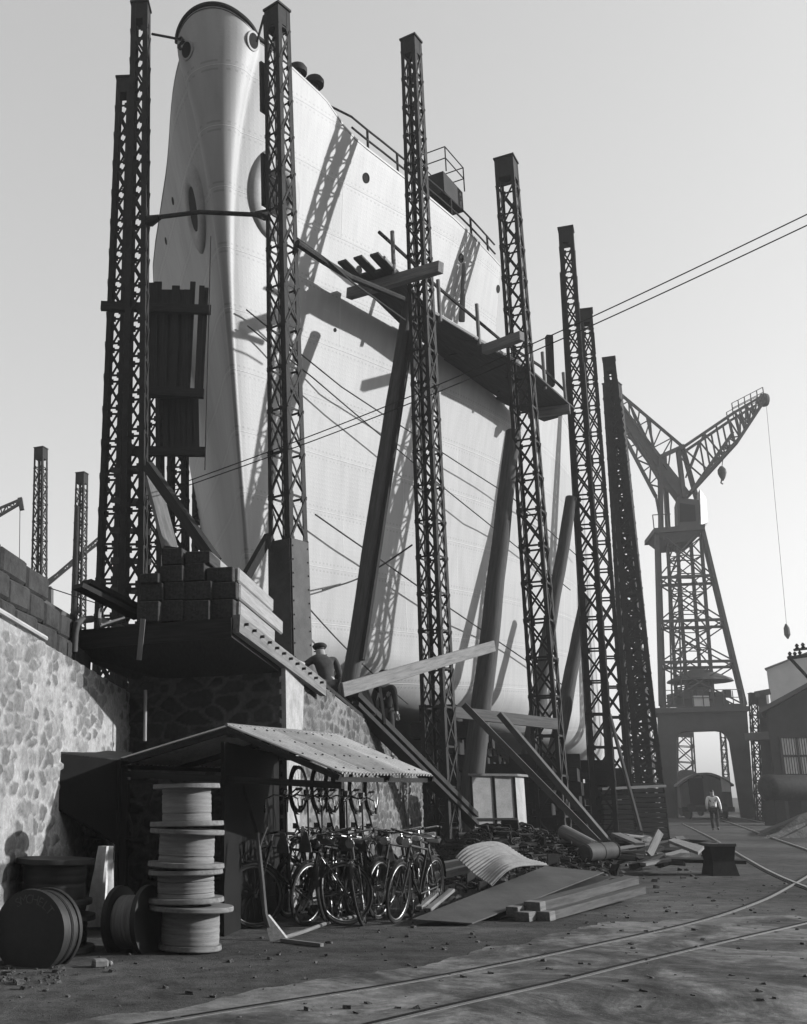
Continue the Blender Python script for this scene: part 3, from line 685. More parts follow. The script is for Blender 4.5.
# platform slab with its bolted edge beam
P0 = V((.03, 12.75, 0)); P1 = at(320, 688, 15.95)
pf = thing('platform', 'heavy dark platform slab overhanging the stone abutment', 'platform', (-.5, 14.2, 3.2))
FL = P0 - RT * 2.05
FLp = at(80, 640, 13.4)
m = MB(); top = [zat(P0, 3.49), zat(P1 - nr * .05, 3.04), zat(P1 - RT * 1.2, 3.04), zat(CL - RT * .6 + AX * 3., 3.3), zat(FLp - RT * .2, 3.42)]
m.prism(top, (0, 0, -.24)); m.build('slab', 'timber_dark', pf, True)
m = MB(); A_, B_ = zat(P0, 3.42), zat(P1, 2.95); sidev = (B_ - A_).normalized(); outv = V((sidev.y, -sidev.x, 0)).normalized()
m.beam(A_ + outv * .05, B_ + outv * .05, .09, .22); m.build('edge_beam', 'timber', pf, True)
m = MB()
for i in range(12):
    q = A_.lerp(B_, (i + .6) / 12.6) + outv * .12 + V((0, 0, .03)); MB().tube(q - outv * .05, q + outv * .025, .018, n=8).build('bolt', 'steel', pf, True)
m = MB(); m.beam(zat(P0, 3.37) - AX * .01, zat(FLp, 3.32), .07, .24); m.build('front_beam', 'timber_dark', pf, True)
one('hanging_timber', 'timber', MB().beam(at(143, 619, 12.75), at(139, 660, 12.75), .06, .05, up=(0, 1, 0)), 'short light batten hanging over the dark platform edge', 'batten')
one('hanging_rod', 'timber_pale', MB().tube(at(145.5, 690, 14.2), at(145, 741, 14.2), .022), 'thin pale rod hanging against the dark abutment face', 'rod')
# pile of big blocks
def block(x0, y0, x1, y1, Y, depth, mat, label):
    a = at(x0, y1, Y); b = at(x1, y0, Y); w_ = b.x - a.x; h_ = b.z - a.z
    ctr = V(((a.x + b.x) / 2, Y, (a.z + b.z) / 2)) + AX * depth / 2
    m = MB(); m.box((0, 0, 0), (w_ * .985, depth, h_ * .97), Matrix.Rotation(-PH * .8 + rnd.uniform(-.04, .04), 3, 'Z')); m.v = [q + ctr for q in m.v]
    one('keel_block', mat, m, label, 'timber block', 'timber blocks piled on the platform', bevel=.01)
BL = 'dark timber block in the stepped pile on the platform'
for r_ in ((133, 601, 157, 622), (157, 600, 180, 622), (180, 600, 207, 622), (207, 599, 233, 619),
           (136, 583, 160, 601), (160, 582, 181, 600), (181, 581, 210, 600), (208, 582, 234, 599),
           (138, 573, 158, 583), (158, 565, 182, 582), (182, 563, 204, 581), (204, 567, 232, 582),
           (160, 548, 181, 565), (181, 551, 207, 564)):
    block(*r_, 13.05 + rnd.uniform(-.03, .06) + (600 - r_[1]) * .004, 1.0, 'block', BL)
def longblock(px, pt, pb, Y, L_, mat, label, wd=.4):
    a = at(px, (pt + pb) / 2, Y); h_ = (pb - pt) / F * Y * .98
    b = a + dirs * L_; b.z = a.z - L_ * .1
    one('keel_block', mat, MB().beam(a, b, wd, h_), label, 'timber block', 'sunlit-toned timbers beside the block pile', bevel=.02)
longblock(228, 567, 583, 13.25, 1.5, 'block_lit', 'topmost sunlit-toned squared timber on the right edge of the block pile', .3)
longblock(229, 583, 600, 13.2, 1.9, 'block_lit', 'middle sunlit-toned squared timber on the right edge of the block pile', .3)
longblock(229, 601, 617, 13.2, 1.5, 'block_lit', 'lowest sunlit-toned squared timber resting on the platform edge beam', .3)
longblock(200, 552, 566, 13.5, 1.7, 'block_lit', 'rough sunlit-toned timber lying on top of the block pile', .34)
# steel channels poking out of the pile
one('steel_channel', 'steel', MB().beam(at(78, 586, 13.0), at(139, 617, 13.6), .22, .06), 'dark steel channel jutting left out of the block pile', 'channel')
one('steel_channel', 'steel', MB().beam(at(86, 582, 13.3), at(139, 609, 13.9), .2, .06), 'second dark channel lying just above the jutting channel', 'channel')
# left wall
lw = thing('stone_wall', 'pale rubble stone wall on the left lit by the sun', 'wall', (-1.7, 10, 0))
wd = V((.153, 1, 0)).normalized(); wn = V((wd.y, -wd.x, 0)); W1 = CL + V((0, 0, 0)); W0 = CL - wd * 12
m = MB(); m.prism([zat(W0, -.3), zat(W1 + wd * .1, -.3), zat(W1 + wd * .1, 2.80), zat(W0, 3.35)], -wn * .5); m.build('core', 'stone', lw, True)
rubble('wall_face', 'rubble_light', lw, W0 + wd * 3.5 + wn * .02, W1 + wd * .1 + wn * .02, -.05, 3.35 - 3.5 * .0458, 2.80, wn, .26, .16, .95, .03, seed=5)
m = MB(); m.tube(zat(W0 + wn * .03, 3.41), zat(W0 + wd * 8.2 + wn * .03, 3.03), .03); m.build('coping_pipe', 'timber_pale', lw, True)
m = MB()
for k in range(3):
    y = 2.0 + (k % 2) * .35
    while y < 10.2:
        L_ = rnd.uniform(.5, .85); h_ = .3
        if not (k == 2 and y > 8.6):
            c = zat(W0 + wd * (y + L_ / 2) - wn * (.42 + .05 * k), 3.38 - .046 * y + h_ * (k + .5)); m.box(c, (.5, L_ - .03, h_ - .025), Matrix.Rotation(-math.atan2(.153, 1) + rnd.uniform(-.04, .04), 3, 'Z'))
        y += L_
m.build('parapet_stones', 'stone_block', lw, True, bevel=.03)
st_roof = MB(); a, b = at(-60, 536, 15), at(74, 617, 19); st_roof.prism([a, b, b + V((-4, 1, -.4)), a + V((-4, 1, -.4))], (0, 0, -.25))
one('store_roof', 'steel_grey', st_roof, 'dark sloping sheet roof behind the left wall', 'roof')
m = MB().path([at(74, 652, 13.0), at(75, 634, 13.0), at(77, 624, 13.0), at(82, 620, 13.1), at(92, 619, 13.3)], .045, 10)
one('bent_pipe', 'steel_grey', m, 'bent steel pipe rising over the corner of the pale wall', 'pipe', smooth=True)
vv = thing('winch', 'small iron hand winch on the wall corner beside the bent pipe', 'winch', tuple(at(66, 640, 13.2)))
m = MB(); c = at(65, 625, 13.3); m.lathe([(.11, -.15), (.13, -.1), (.07, -.08), (.07, .08), (.13, .1), (.11, .15)], c, Matrix.Rotation(1.3, 3, 'Y'), 16); m.build('drum', 'iron', vv, True)
m = MB(); m.beam(at(61, 645, 13.3), at(64, 620, 13.3), .05, .06); m.beam(at(69, 646, 13.3), at(67, 620, 13.3), .05, .06); m.build('frame', 'iron', vv, True)
m = MB(); c = at(101, 620, 13.4); m.path([c + V((.0, .14 * math.cos(i * .5236), .14 * math.sin(i * .5236))) for i in range(12)], .022, 6, closed=True); m.beam(c, c + V((.35, .1, -.12)), .05, .06); m.tube(c - V((0, .1, .1)), c + V((.3, 0, .02)), .03)
one('hand_wheel', 'bright', m, 'pale hand wheel and lever on the platform corner', 'wheel')
m = MB().path([at(86, 752, 13.4), at(85.5, 735, 13.4), at(83.5, 720, 13.4)], .028, 8); m.box(at(85, 733, 13.38), (.09, .08, .1))
one('standpipe', 'iron', m, 'small dark standpipe on the pale wall above the lean-to', 'pipe')

# ------------------------------------------------------------------ ground, paving, rails
gm = MB(); S_ = 900
gm.add([(-S_, -60, 0), (S_, -60, 0), (S_, S_ * 2, 0), (-S_, S_ * 2, 0)], [(0, 1, 2, 3)])
tag(gm.build('ground', 'ground'), 'dark trodden shipyard ground', 'ground', None, 'structure')
edge = [(960, 908), (807, 914), (690, 919), (600, 923), (548, 936), (470, 952), (380, 972), (300, 986), (200, 1003), (60, 1026), (-140, 1060)]
pv = [g(x, y, .006) for x, y in edge]; E2 = []
from mathutils import noise as mn
for i in range(len(pv) - 1):
    n_ = max(6, int((pv[i + 1] - pv[i]).length / .07))
    for k in range(n_):
        q = pv[i].lerp(pv[i + 1], k / n_); a_ = .10 if q.x > 5 else .34
        E2.append(q + V((0, a_ * mn.fractal(V((q.x * .9, q.y * .3, 0)), .7, 2.1, 6), 0)))
E2.append(pv[-1])
near = [V((q.x * .2, 2.0, .006)) for q in E2]
am = MB(); k = len(E2); am.add(E2 + near, [(i, i + 1, k + i + 1, k + i) for i in range(k - 1)])
tag(am.build('pavement', 'apron', org=(2, 8, .0)), 'worn pale paving in the foreground', 'pavement', None, 'structure')
def rail(pts, label, w_=.06, z=.03):
    P = []
    W_ = [g(x, y, 0) for x, y in pts]
    f = tab([(i, q.x) for i, q in enumerate(W_)]); h = tab([(i, q.y) for i, q in enumerate(W_)])
    for i in range((len(W_) - 1) * 8 + 1): P.append(V((f(i / 8), h(i / 8), 0)))
    o = thing('rail', label, 'rail', tuple(P[0]), 'rails set in the yard ground')
    hd, gr_ = MB(), MB()
    for m, off, ww, z0, z1 in ((hd, 0, w_, -.02, z), (gr_, w_ * 1.2, w_ * 1.2, -.02, .009)):
        L_, R_ = [], []
        for i, q in enumerate(P):
            d_ = (P[min(i + 1, len(P) - 1)] - P[max(i - 1, 0)]).normalized(); nn = V((d_.y, -d_.x, 0)); c = q + nn * off
            L_.append(c - nn * ww / 2); R_.append(c + nn * ww / 2)
        n_ = len(P); vs_ = [zat(q, z1) for q in L_] + [zat(q, z1) for q in R_] + [zat(q, z0) for q in L_] + [zat(q, z0) for q in R_]
        fs = []
        for i in range(n_ - 1): fs += [(i, i + 1, n_ + i + 1, n_ + i), (i, 2 * n_ + i, 2 * n_ + i + 1, i + 1), (n_ + i, n_ + i + 1, 3 * n_ + i + 1, 3 * n_ + i)]
        m.add(vs_, fs)
    hd.build('rail_head', 'railtop', o, True); gr_.build('flangeway', 'dark', o, True)
rail([(830, 862), (795, 884), (760, 902), (700, 922), (600, 945), (500, 966), (400, 985), (280, 1004), (120, 1030)], 'long curving rail nearest the timber pile', .04, .01)
rail([(840, 916), (790, 928), (720, 944), (640, 963), (560, 983), (450, 1008), (340, 1034)], 'curving rail in the paving at the bottom right', .04, .01)
rail([(683, 824), (715, 840), (745, 858), (770, 872), (792, 882), (840, 900)], 'straight rail running from the timber stack to the right edge', .055, .02)
rail([(716, 818), (745, 828), (775, 839), (830, 858)], 'rail passing just right of the walking man', .06, .03)
rail([(728, 816), (760, 822), (830, 838)], 'farther rail between the walking man and the rubble mound', .06, .03)
rail([(752, 815), (780, 819), (840, 826)], 'farthest rail at the foot of the rubble mound', .07, .03)

# ------------------------------------------------------------------ haze
hz = MB(); hz.box((20, 60, 20), (300, 240, 46))
hm = bpy.data.materials.new('yard haze'); hm.use_nodes = True; hn = hm.node_tree; hn.nodes.clear()
ho = hn.nodes.new('ShaderNodeOutputMaterial'); hv = hn.nodes.new('ShaderNodeVolumePrincipled')
hv.inputs['Color'].default_value = grey(.96); hv.inputs['Density'].default_value = .0008; hv.inputs['Anisotropy'].default_value = .2
hn.links.new(hv.outputs[0], ho.inputs['Volume'])
tag(hz.build('haze', hm), 'thin smoky haze hanging over the shipyard', 'haze', None, 'stuff')
sc.cycles.volume_bounces = 0; sc.cycles.max_bounces = 6; sc.cycles.diffuse_bounces = 3

# ------------------------------------------------------------------ bicycle shed
RF, RB = at(228, 726, 12), at(340, 736, 14.0)
RB.z = RF.z; EF = at(340, 776, 11.25); EB = at(433, 772, 13.3); EF.z = 1.64; EB.z = 1.66
LF = at(112, 762, 12.7); LB = LF + (RB - RF)
sh = thing('bicycle_shed', 'low open shed with a corrugated gable roof over the bicycles', 'shed', (1.0, 13, 0))
def corr(a0, a1, b0, b1, pitch=.085, amp=.017, th=.006, rows=6, sag=.0):
    m = MB(); L_ = (a1 - a0).length; n_ = int(L_ / pitch * 6); nn = (a1 - a0).cross(b0 - a0).normalized()
    if nn.z < 0: nn = -nn
    for s_ in (1, -1):
        k = len(m.v)
        for j in range(rows + 1):
            for i in range(n_ + 1):
                u = i / n_; v_ = j / rows
                q = a0.lerp(a1, u).lerp(b0.lerp(b1, u), v_) + nn * (amp * math.sin(2 * math.pi * u * L_ / pitch) + s_ * th / 2 + sag * (math.sin(u * 9 + v_ * 2) + .6 * math.sin(u * 23))); m.v.append(q)
        for j in range(rows):
            for i in range(n_):
                a = k + j * (n_ + 1) + i; m.f.append((a, a + 1, a + n_ + 2, a + n_ + 1))
    h = (rows + 1) * (n_ + 1)
    for i in range(n_):
        for a in (i, rows * (n_ + 1) + i): m.f.append((a, a + 1, h + a + 1, h + a))
    for j in range(rows):
        for a in (j * (n_ + 1), j * (n_ + 1) + n_): m.f.append((a, a + n_ + 1, h + a + n_ + 1, h + a))
    return m
m = corr(RF, RB, EF, EB, sag=.006); rp = m.build('roof_slope', 'corr', sh, True, smooth=60)
m = MB(); nn = (RB - RF).cross(EF - RF).normalized(); nn = nn if nn.z > 0 else -nn
for j, v_ in enumerate((.08, .36, .64, .93)):
    for i in range(11):
        u = (i + rnd.uniform(.1, .7)) / 11; q = RF.lerp(RB, u).lerp(EF.lerp(EB, u), v_) + nn * .018; m.lathe([(.013, 0), (.012, .008), (.004, .012)], q, nn.to_track_quat('Z', 'Y').to_matrix(), 6)
b_ = m.build('roof_bolts', 'iron', rp, True); b_['kind'] = 'stuff'
corr(RF, RB, LF, LB, sag=.006).build('roof_slope', 'corr', sh, True, smooth=60)
m = MB(); m.path([RF + V((0, 0, .012)) - (RB - RF).normalized() * .03, RB + V((0, 0, .012))], .02, 8); m.build('ridge_cap', 'timber', sh, True)
dn = V((0, 0, .05))
for a, b in ((RF, EF), (RF, LF), (RF.lerp(RB, .5), EF.lerp(EB, .5)), (RB, EB), (RF.lerp(RB, .5), LF.lerp(LB, .5)), (RB, LB)): MB().beam(a - dn, b - dn, .05, .06).build('rafter', 'timber_dark', sh, True)
for a, b in ((EF.lerp(RF, .06), EB.lerp(RB, .06)), (EF.lerp(RF, .5), EB.lerp(RB, .5)), (RF, RB), (LF.lerp(RF, .1), LB.lerp(RB, .1))): MB().beam(a - dn * 1.9, b - dn * 1.9, .05, .05).build('purlin', 'timber_dark', sh, True)
for a in (LF.lerp(RF, .12), LB.lerp(RB, .12), RB):
    MB().beam(zat(a, 0), a - dn * 2, .07, .07).build('post', 'timber_dark', sh, True)
MB().beam(LF - dn * 2.5, EF - dn * 2.5 + (RB - RF) * .02, .06, .07).build('tie_beam', 'timber_dark', sh, True)
for (x0, y0, x1, y1) in ((70, 780, 87, 838), (107, 780, 87, 838), (117, 780, 135, 838), (155, 785, 135, 838), (60, 780, 158, 782), (85, 838, 135, 838), (235, 760, 262, 850)):
    MB().beam(at(x0, y0, 12.6), at(x1, y1, 12.6), .03, .03).build('lattice_brace', 'iron', sh, True)
MB().prism([at(44, 750, 11.9), at(128, 759, 12.5), at(132, 752, 13.9), at(80, 749, 13.9)], (0, 0, -.02)).build('lean_to_sheet', 'steel', sh, True)
MB().prism([at(120, 759, 12.35), at(131, 753, 13.9), zat(at(131, 753, 13.9), 0), zat(at(120, 759, 12.35), 0)], (-.03, 0, -.03)).build('shade_boards', 'dark', sh, True)  # added black sheet that shades the wall behind it
MB().prism([at(50, 753, 11.95), at(120, 760, 12.4), zat(at(120, 760, 12.4), .9), zat(at(50, 753, 11.95), 1.35)], (0, .03, -.03)).build('shade_boards', 'dark', sh, True)  # black panel standing in for the shadow on the wall
MB().prism([at(377, 832, 14.2), at(386, 829, 14.2), at(400, 880, 14.3), at(376, 884, 14.1)], (.02, .05, 0)).build('end_screen', 'dark', sh, True)
MB().prism([(-.06, 11.8, 0), (.64, 14.33, 0), (.64, 14.33, 1.95), (-.06, 11.8, 1.98)], (-.04, .012, 0)).build('shade_screen', 'dark', sh, True)  # added screen: blocks the sun, its black stands in for interior shade

# ------------------------------------------------------------------ bicycles
def arc(c, r, a0, a1, n_=18): return [V((c[0] + r * math.cos(a0 + (a1 - a0) * i / n_), 0, c[2] + r * math.sin(a0 + (a1 - a0) * i / n_))) for i in range(n_ + 1)]
def make_bike():
    o = thing('bicycle', 'black roadster bicycle nearest the leaning pole', 'bicycle', (0, 0, 0))
    W = .345
    for x in (-.54, .54):
        c = V((x, 0, W)); ty = MB().path(arc(c, W - .018, 0, 2 * math.pi - .17, 35), .019, 7, closed=True).build('wheel', 'tyre', o)
        m = MB().path(arc(c, W - .045, 0, 2 * math.pi - .17, 35), .010, 6, closed=True); m.build('rim', 'rimpaint', ty)
        m = MB()
        for k in range(20):
            t = k * math.pi / 10; m.tube(c + V((.02 * math.cos(t + 1), .03 * (-1) ** k, .02 * math.sin(t + 1))), c + V(((W - .045) * math.cos(t), 0, (W - .045) * math.sin(t))), .0022, n=3, caps=False)
        m.build('spokes', 'steel', ty)
        m = MB().tube(c - V((0, .05, 0)), c + V((0, .05, 0)), .022, n=10); m.build('hub', 'chrome', ty)
        a0, a1 = (.2, 2.9) if x < 0 else (.5, 3.1)
        m = MB(); P = arc(c, W + .028, a0, a1, 16); k = len(m.v)
        for q in P: m.v += [q + V((0, -.03, -.006)), q + V((0, 0, .004)), q + V((0, .03, -.006))]
        for i in range(16):
            for j in (0, 1): m.f.append((3 * i + j, 3 * i + j + 1, 3 * i + j + 4, 3 * i + j + 3))
        m.build('mudguard', 'enamel', o)
    bb, st, hd, hl = V((-.08, 0, .29)), V((-.24, 0, .82)), V((.34, 0, .86)), V((.40, 0, .68)); ra, fa = V((-.54, 0, W)), V((.54, 0, W))
    m = MB(); m.tube(bb, st, .016); m.tube(st - V((0, 0, .03)), hd, .015); m.tube(bb, hl, .017); m.tube(hd + V((-.02, 0, .06)), hl - V((-.01, 0, .03)), .02)
    for y in (-.055, .055):
        m.tube(bb + V((0, y * .5, 0)), ra + V((0, y, 0)), .010); m.tube(st + V((0, y * .3, -.03)), ra + V((0, y, 0)), .009)
    m.build('frame', 'enamel', o)
    m = MB()
    for y in (-.05, .05): m.path([hl + V((.01, y * .9, 0)), hl + V((.06, y, -.15)), fa + V((0, y, 0))], .011, 6)
    m.build('fork', 'enamel', o)
    m = MB(); s0 = hd + V((-.03, 0, .13)); m.path([hd, s0], .013); m.path([s0 + V((-.16, -.27, .0)), s0 + V((.02, -.25, .02)), s0 + V((.08, -.12, .01)), s0 + V((.06, 0, 0)), s0 + V((.08, .12, .01)), s0 + V((.02, .25, .02)), s0 + V((-.16, .27, 0))], .012, 7)
    h_ = m.build('handlebar', 'chrome', o)
    for y in (-.27, .27): MB().tube(s0 + V((-.17, y, 0)), s0 + V((-.07, y, .005)), .017).build('grip', 'tyre', h_)
    m = MB(); m.add([(-.42, -.1, .93), (-.42, .1, .93), (-.3, .09, .94), (-.12, .025, .93), (-.12, -.025, .93), (-.3, -.09, .94), (-.4, -.09, .87), (-.4, .09, .87), (-.15, 0, .89)], [(0, 1, 2, 5), (5, 2, 3, 4), (0, 6, 7, 1), (1, 7, 8, 3, 2), (0, 5, 4, 8, 6), (6, 8, 7), (3, 8, 4)])
    m.tube((-.25, 0, .8), (-.27, 0, .9), .012); m.build('saddle', 'leather', o, bevel=.012)
    m = MB(); m.lathe([(.09, -.004), (.09, .004)], bb + V((0, -.05, 0)), Matrix.Rotation(math.pi / 2, 3, 'X'), 22)
    for s_ in (-1, 1):
        q = bb + V((.1 * s_, .07 * s_, -.13 * s_)); m.beam(bb + V((0, .07 * s_, 0)), q, .015, .02); m.box(q + V((0, .05 * s_, 0)), (.08, .08, .02))
    m.build('crankset', 'chrome', o)
    m = MB(); m.lathe([(.02, -.06), (.05, -.03), (.055, .03), (.05, .04)], hd + V((.09, 0, .03)), Matrix.Rotation(math.pi / 2, 3, 'Y'), 14); m.build('headlamp', 'chrome', o)
    return o
def bike_rot(h, lean=0., steer=0.):      # h: heading
    return Matrix.Rotation(math.atan2(h[1], h[0]), 3, 'Z') @ Matrix.Rotation(lean, 3, 'X')
bike = make_bike()
def put_bike(o, front, h, lean, label, grp):
    h = V((h[0], h[1], 0)).normalized(); c = V((front[0], front[1], 0)) - h * .54
    place(o, c, bike_rot(h, lean)); tag(o, label, None, grp); return o
put_bike(bike, (.28, 12.5), (-.95, -.28), .06, 'black bicycle facing the leaning pole at the left end of the row', 'bicycles parked under the shed roof')
for fx, fy, hx_, hy_, ln, lb in ((.85, 12.75, -.62, -.78, -.12, 'second parked bicycle from the leaning pole with a shiny handlebar'), (1.2, 12.95, -.42, -.9, .1, 'middle parked bicycle standing under the hanging wheels'),
        (1.75, 13.35, -.55, -.83, -.08, 'parked bicycle second from the right end of the row'), (2.2, 13.65, -.30, -.95, .14, 'parked bicycle at the right end of the row by the screen'), (1.25, 14.5, .5, .85, .05, 'bicycle parked deep in the shed close to the stone wall'),
        (1.45, 13.9, .3, .95, -.14, 'bicycle parked nose inward between the others under the hanging wheels'), (1.05, 13.5, -.7, -.72, -.2, 'bicycle leaning sharply among the others near the added dark screen'), (1.5, 12.75, -.25, -.97, .16, 'bicycle pushed forward in the middle of the parked row'), (1.9, 13.0, -.52, -.85, -.15, 'bicycle leaning to the left in the right half of the parked row'), (2.5, 14.3, -.35, -.94, .12, 'bicycle half hidden behind the right end of the parked row'), (2.0, 14.6, .62, .78, .1, 'bicycle parked nose inward at the back right of the shed')):
    put_bike(copy_tree(bike), (fx, fy), (hx_, hy_), ln, lb, 'bicycles parked under the shed roof')
for k, (px, py, Y, lb) in enumerate(((299, 789, 12.9, 'leftmost bicycle hung by its wheel from the shed roof'), (320, 789, 13.1, 'second bicycle from the left hung from the shed roof'), (333, 790, 13.5, 'third bicycle from the left hung from the shed roof'), (357, 790, 13.6, 'fourth bicycle from the left hung from the shed roof'), (372, 792, 13.9, 'rightmost bicycle hung by its wheel from the shed roof'))):
    c = at(px, py, Y); o = copy_tree(bike); o.scale = (.78,) * 3
    h = V((.42, .9, 0)); R = bike_rot(h, 0) @ Matrix.Rotation(-math.pi / 2 + .1, 3, 'Y')
    off = R @ (V((.54, 0, .345)) * .78); place(o, c - off, R); tag(o, lb, None, 'bicycles hung from the shed roof')
# pole with the flared foot, hose
pl = thing('leaning_pole', 'thin worn pole with a flared flat foot leaning in front of the bicycles', 'pole', tuple(g(272, 941)))
MB().path([at(258, 833, 11.9), at(259, 850, 11.85), at(262, 880, 11.75), at(265, 915, 11.6), at(269, 928, 11.55)], .022, 8, .03).build('shaft', 'steel_grey', pl, True)
MB().prism([at(264, 916, 11.6), at(268, 915, 11.6), at(286, 938, 11.45), at(270, 942, 11.45)], (.02, .05, 0)).build('foot', 'timber_pale', pl, True)
MB().tube(at(259, 848, 11.85), at(267, 827, 11.9), .012).build('prong', 'steel_grey', pl, True)
one('hose', 'timber', MB().path([g(284, 938, .02), g(305, 931, .03), g(330, 922, .03), g(352, 917, .03), g(372, 914, .02)], .02, 8), 'pale curved hose lying on the ground beside the leaning pole', 'hose')
one('stick', 'timber', MB().beam(g(282, 940, .02), g(322, 945, .02), .05, .03), 'short stick lying by the foot of the leaning pole', 'stick')
one('sleeper', 'timber', MB().beam(g(312, 908, .04), g(368, 906, .04), .14, .08), 'low pale board on the ground in front of the parked bicycles', 'board')

# ------------------------------------------------------------------ cable drums
MAT['winding'] = simple('canvas wrapped winding', .15, .45, 3, .8, 0, .5, (1, 1, 14))
def drum(base, ax, rf, rc, h, label, mat_w='winding', mat_f='cabledrum', grp='cable drums beside the shed', rf2=None, ft=.05, word=None):
    ax = V(ax).normalized(); R = ax.to_track_quat('Z', 'Y').to_matrix()
    o = thing('cable_drum', label, 'cable drum', tuple(base), grp, R)
    pr = [(rc * .98, ft * .8)]; k = 26
    for i in range(k + 1):
        z = ft + (h - 2 * ft) * i / k; pr.append((rc * (1 + .004 * math.sin(i * 1.3) + rnd.uniform(-.007, .007) - .03 * (rnd.random() < .1)), z))
    pr.append((rc * .98, h - ft * .8))
    MB().lathe(pr, n=36).build('winding', mat_w, o, smooth=50)
    for z0, rr in ((0, rf), (h - ft, rf2 or rf)):
        m = MB(); m.lathe([(rr * .985, z0), (rr, z0 + .008), (rr * rnd.uniform(.985, 1), z0 + ft - .008), (rr * .985, z0 + ft)], n=44)
        fl = m.build('flange', mat_f, o, smooth=30)
    if word:
        for i, ch in enumerate(word):
            if ch == ' ': continue
            t = math.radians(118 - i * 12.5); cu = bpy.data.curves.new('letter', 'FONT'); cu.body = ch; cu.size = .105; cu.align_x = 'CENTER'; cu.extrude = .001
            t_ = bpy.data.objects.new('letter', cu); COL.objects.link(t_); bpy.context.view_layer.update()
            me = bpy.data.meshes.new_from_object(t_.evaluated_get(bpy.context.evaluated_depsgraph_get())); bpy.data.objects.remove(t_); bpy.data.curves.remove(cu)
            l = bpy.data.objects.new('letter', me); COL.objects.link(l); me.materials.append(MAT['letter']); l.parent = fl
            # flange face looks along +local z
            l.matrix_local = Matrix.Translation((rf * .66 * math.cos(t), rf * .66 * math.sin(t), h + .003)) @ Matrix.Rotation(t - math.pi / 2, 4, 'Z')
    return o
YS = 10.75
def dz(y): return max(0, at(188, y, YS).z)
for (cx, y0, y1, rf, rc, rf2, tl, lb) in ((190, 949, 905, .30, .275, .405, .02, 'bottom cable drum of the stack of four, its winding reaching the ground'), (186, 902, 869, .365, .272, .36, -.02, 'second cable drum from the ground in the stack of four'),
        (186, 867, 829, .37, .268, .36, .03, 'third cable drum from the ground with a loose strap, in the stack of four'), (187, 826, 784, .36, .24, .33, -.02, 'topmost cable drum of the stack of four with a pale rim')):
    b_ = at(cx, y0, YS); b_.z = dz(y0); drum(b_, (tl, .01, 1), rf, rc, dz(y1) - b_.z, lb, rf2=rf2, ft=.045, mat_f='timber')
b_ = at(29, 932, 9.75); axd = V((-.36, -.93, .03)).normalized()
drum(b_ - axd * .32, axd, .35, .33, .32, 'black cable drum lying on its side with faint lettering round its face', 'drum_black', 'drum_black', word='S.MITCHELL' if False else 'SMCHELT', ft=.05)
drum(at(55, 966, 10.75) * 1 - V((0, 0, at(55, 966, 10.75).z)), (0, 0, 1), .37, .29, .33, 'dark upright cable drum underneath another by the pale wall', 'dark', 'drum_black')
b2 = at(53, 903, 10.75); drum(b2, (.02, 0, 1), .375, .30, at(53, 858, 10.75).z - b2.z, 'dark upright cable drum stacked on another by the pale wall', 'drum_black', 'drum_black')
b3 = at(122, 920, 11.0); drum(b3 - V((.02, .15, 0)), (.9, -.42, .05), .33, .24, .36, 'cable drum standing on its rim left of the stack of four', 'winding', 'drum_black')
m = MB(); nr_, na = 14, 22
for i in range(nr_ + 1):
    z = i / nr_; q = at(97 + 9 * z, 926 - 80 * z, 11.3); rr = .12 * (1 - .6 * z) + .015
    for j in range(na):
        t = 2 * math.pi * j / na; f = 1 + .25 * math.sin(5 * t + 3 * z) + .1 * math.sin(11 * t); m.v.append(q + V((rr * f * math.cos(t), rr * f * .7 * math.sin(t), 0)))
for i in range(nr_):
    for j in range(na): m.f.append((i * na + j, i * na + (j + 1) % na, (i + 1) * na + (j + 1) % na, (i + 1) * na + j))
m.f.append(tuple(nr_ * na + j for j in range(na)))
one('sacking', 'fawn', m, 'bundle of pale folded sacking standing behind the drums', 'sacking', smooth=True)
one('debris_stone', 'timber', MB().box(g(100, 967) + V((0, 0, .03)), (.13, .1, .07), Matrix.Rotation(.4, 3, 'Z')).box(g(107, 966) + V((0, 0, .02)), (.1, .07, .04)), 'small stone on the ground in front of the lying drum', 'stone', bevel=.015)
# loose stones and chips
def chips(name, poly, n_, smin, smax, mat, label, kind='stuff', zmax=.0, cat='rubble'):
    m = MB(); P = [V(q) for q in poly]; lo = V((min(q.x for q in P), min(q.y for q in P), 0)); hi = V((max(q.x for q in P), max(q.y for q in P), 0)); c = 0
    def inside(x, y):
        r_ = False; j = len(P) - 1
        for i in range(len(P)):
            if (P[i].y > y) != (P[j].y > y) and x < (P[j].x - P[i].x) * (y - P[i].y) / (P[j].y - P[i].y) + P[i].x: r_ = not r_
            j = i
        return r_
    while c < n_:
        x, y = rnd.uniform(lo.x, hi.x), rnd.uniform(lo.y, hi.y)
        if not inside(x, y): continue
        s_ = smin + (smax - smin) * rnd.random() ** 3
        R = Matrix.Rotation(rnd.uniform(0, 6), 3, 'Z') @ Matrix.Rotation(rnd.uniform(-.4, .4), 3, 'X')
        k = len(m.v); m.box((x, y, s_ * .2 + zmax * rnd.random()), (s_, s_ * rnd.uniform(.5, .9), s_ * rnd.uniform(.3, .6)), R)
        for q in m.v[k:]: q += V((rnd.uniform(-.15, .15) * s_, rnd.uniform(-.15, .15) * s_, rnd.uniform(-.1, .1) * s_))
        c += 1
    return tag(m.build(name, mat, org=(0, 10, 0)), label, cat, None, kind)
chips('gravel', [g(0, 1020), g(0, 962), g(240, 940), g(420, 915), g(640, 900), g(800, 880), g(807, 1000), g(500, 1020)], 520, .01, .055, 'rubble', 'small stones and chips scattered over the yard ground')
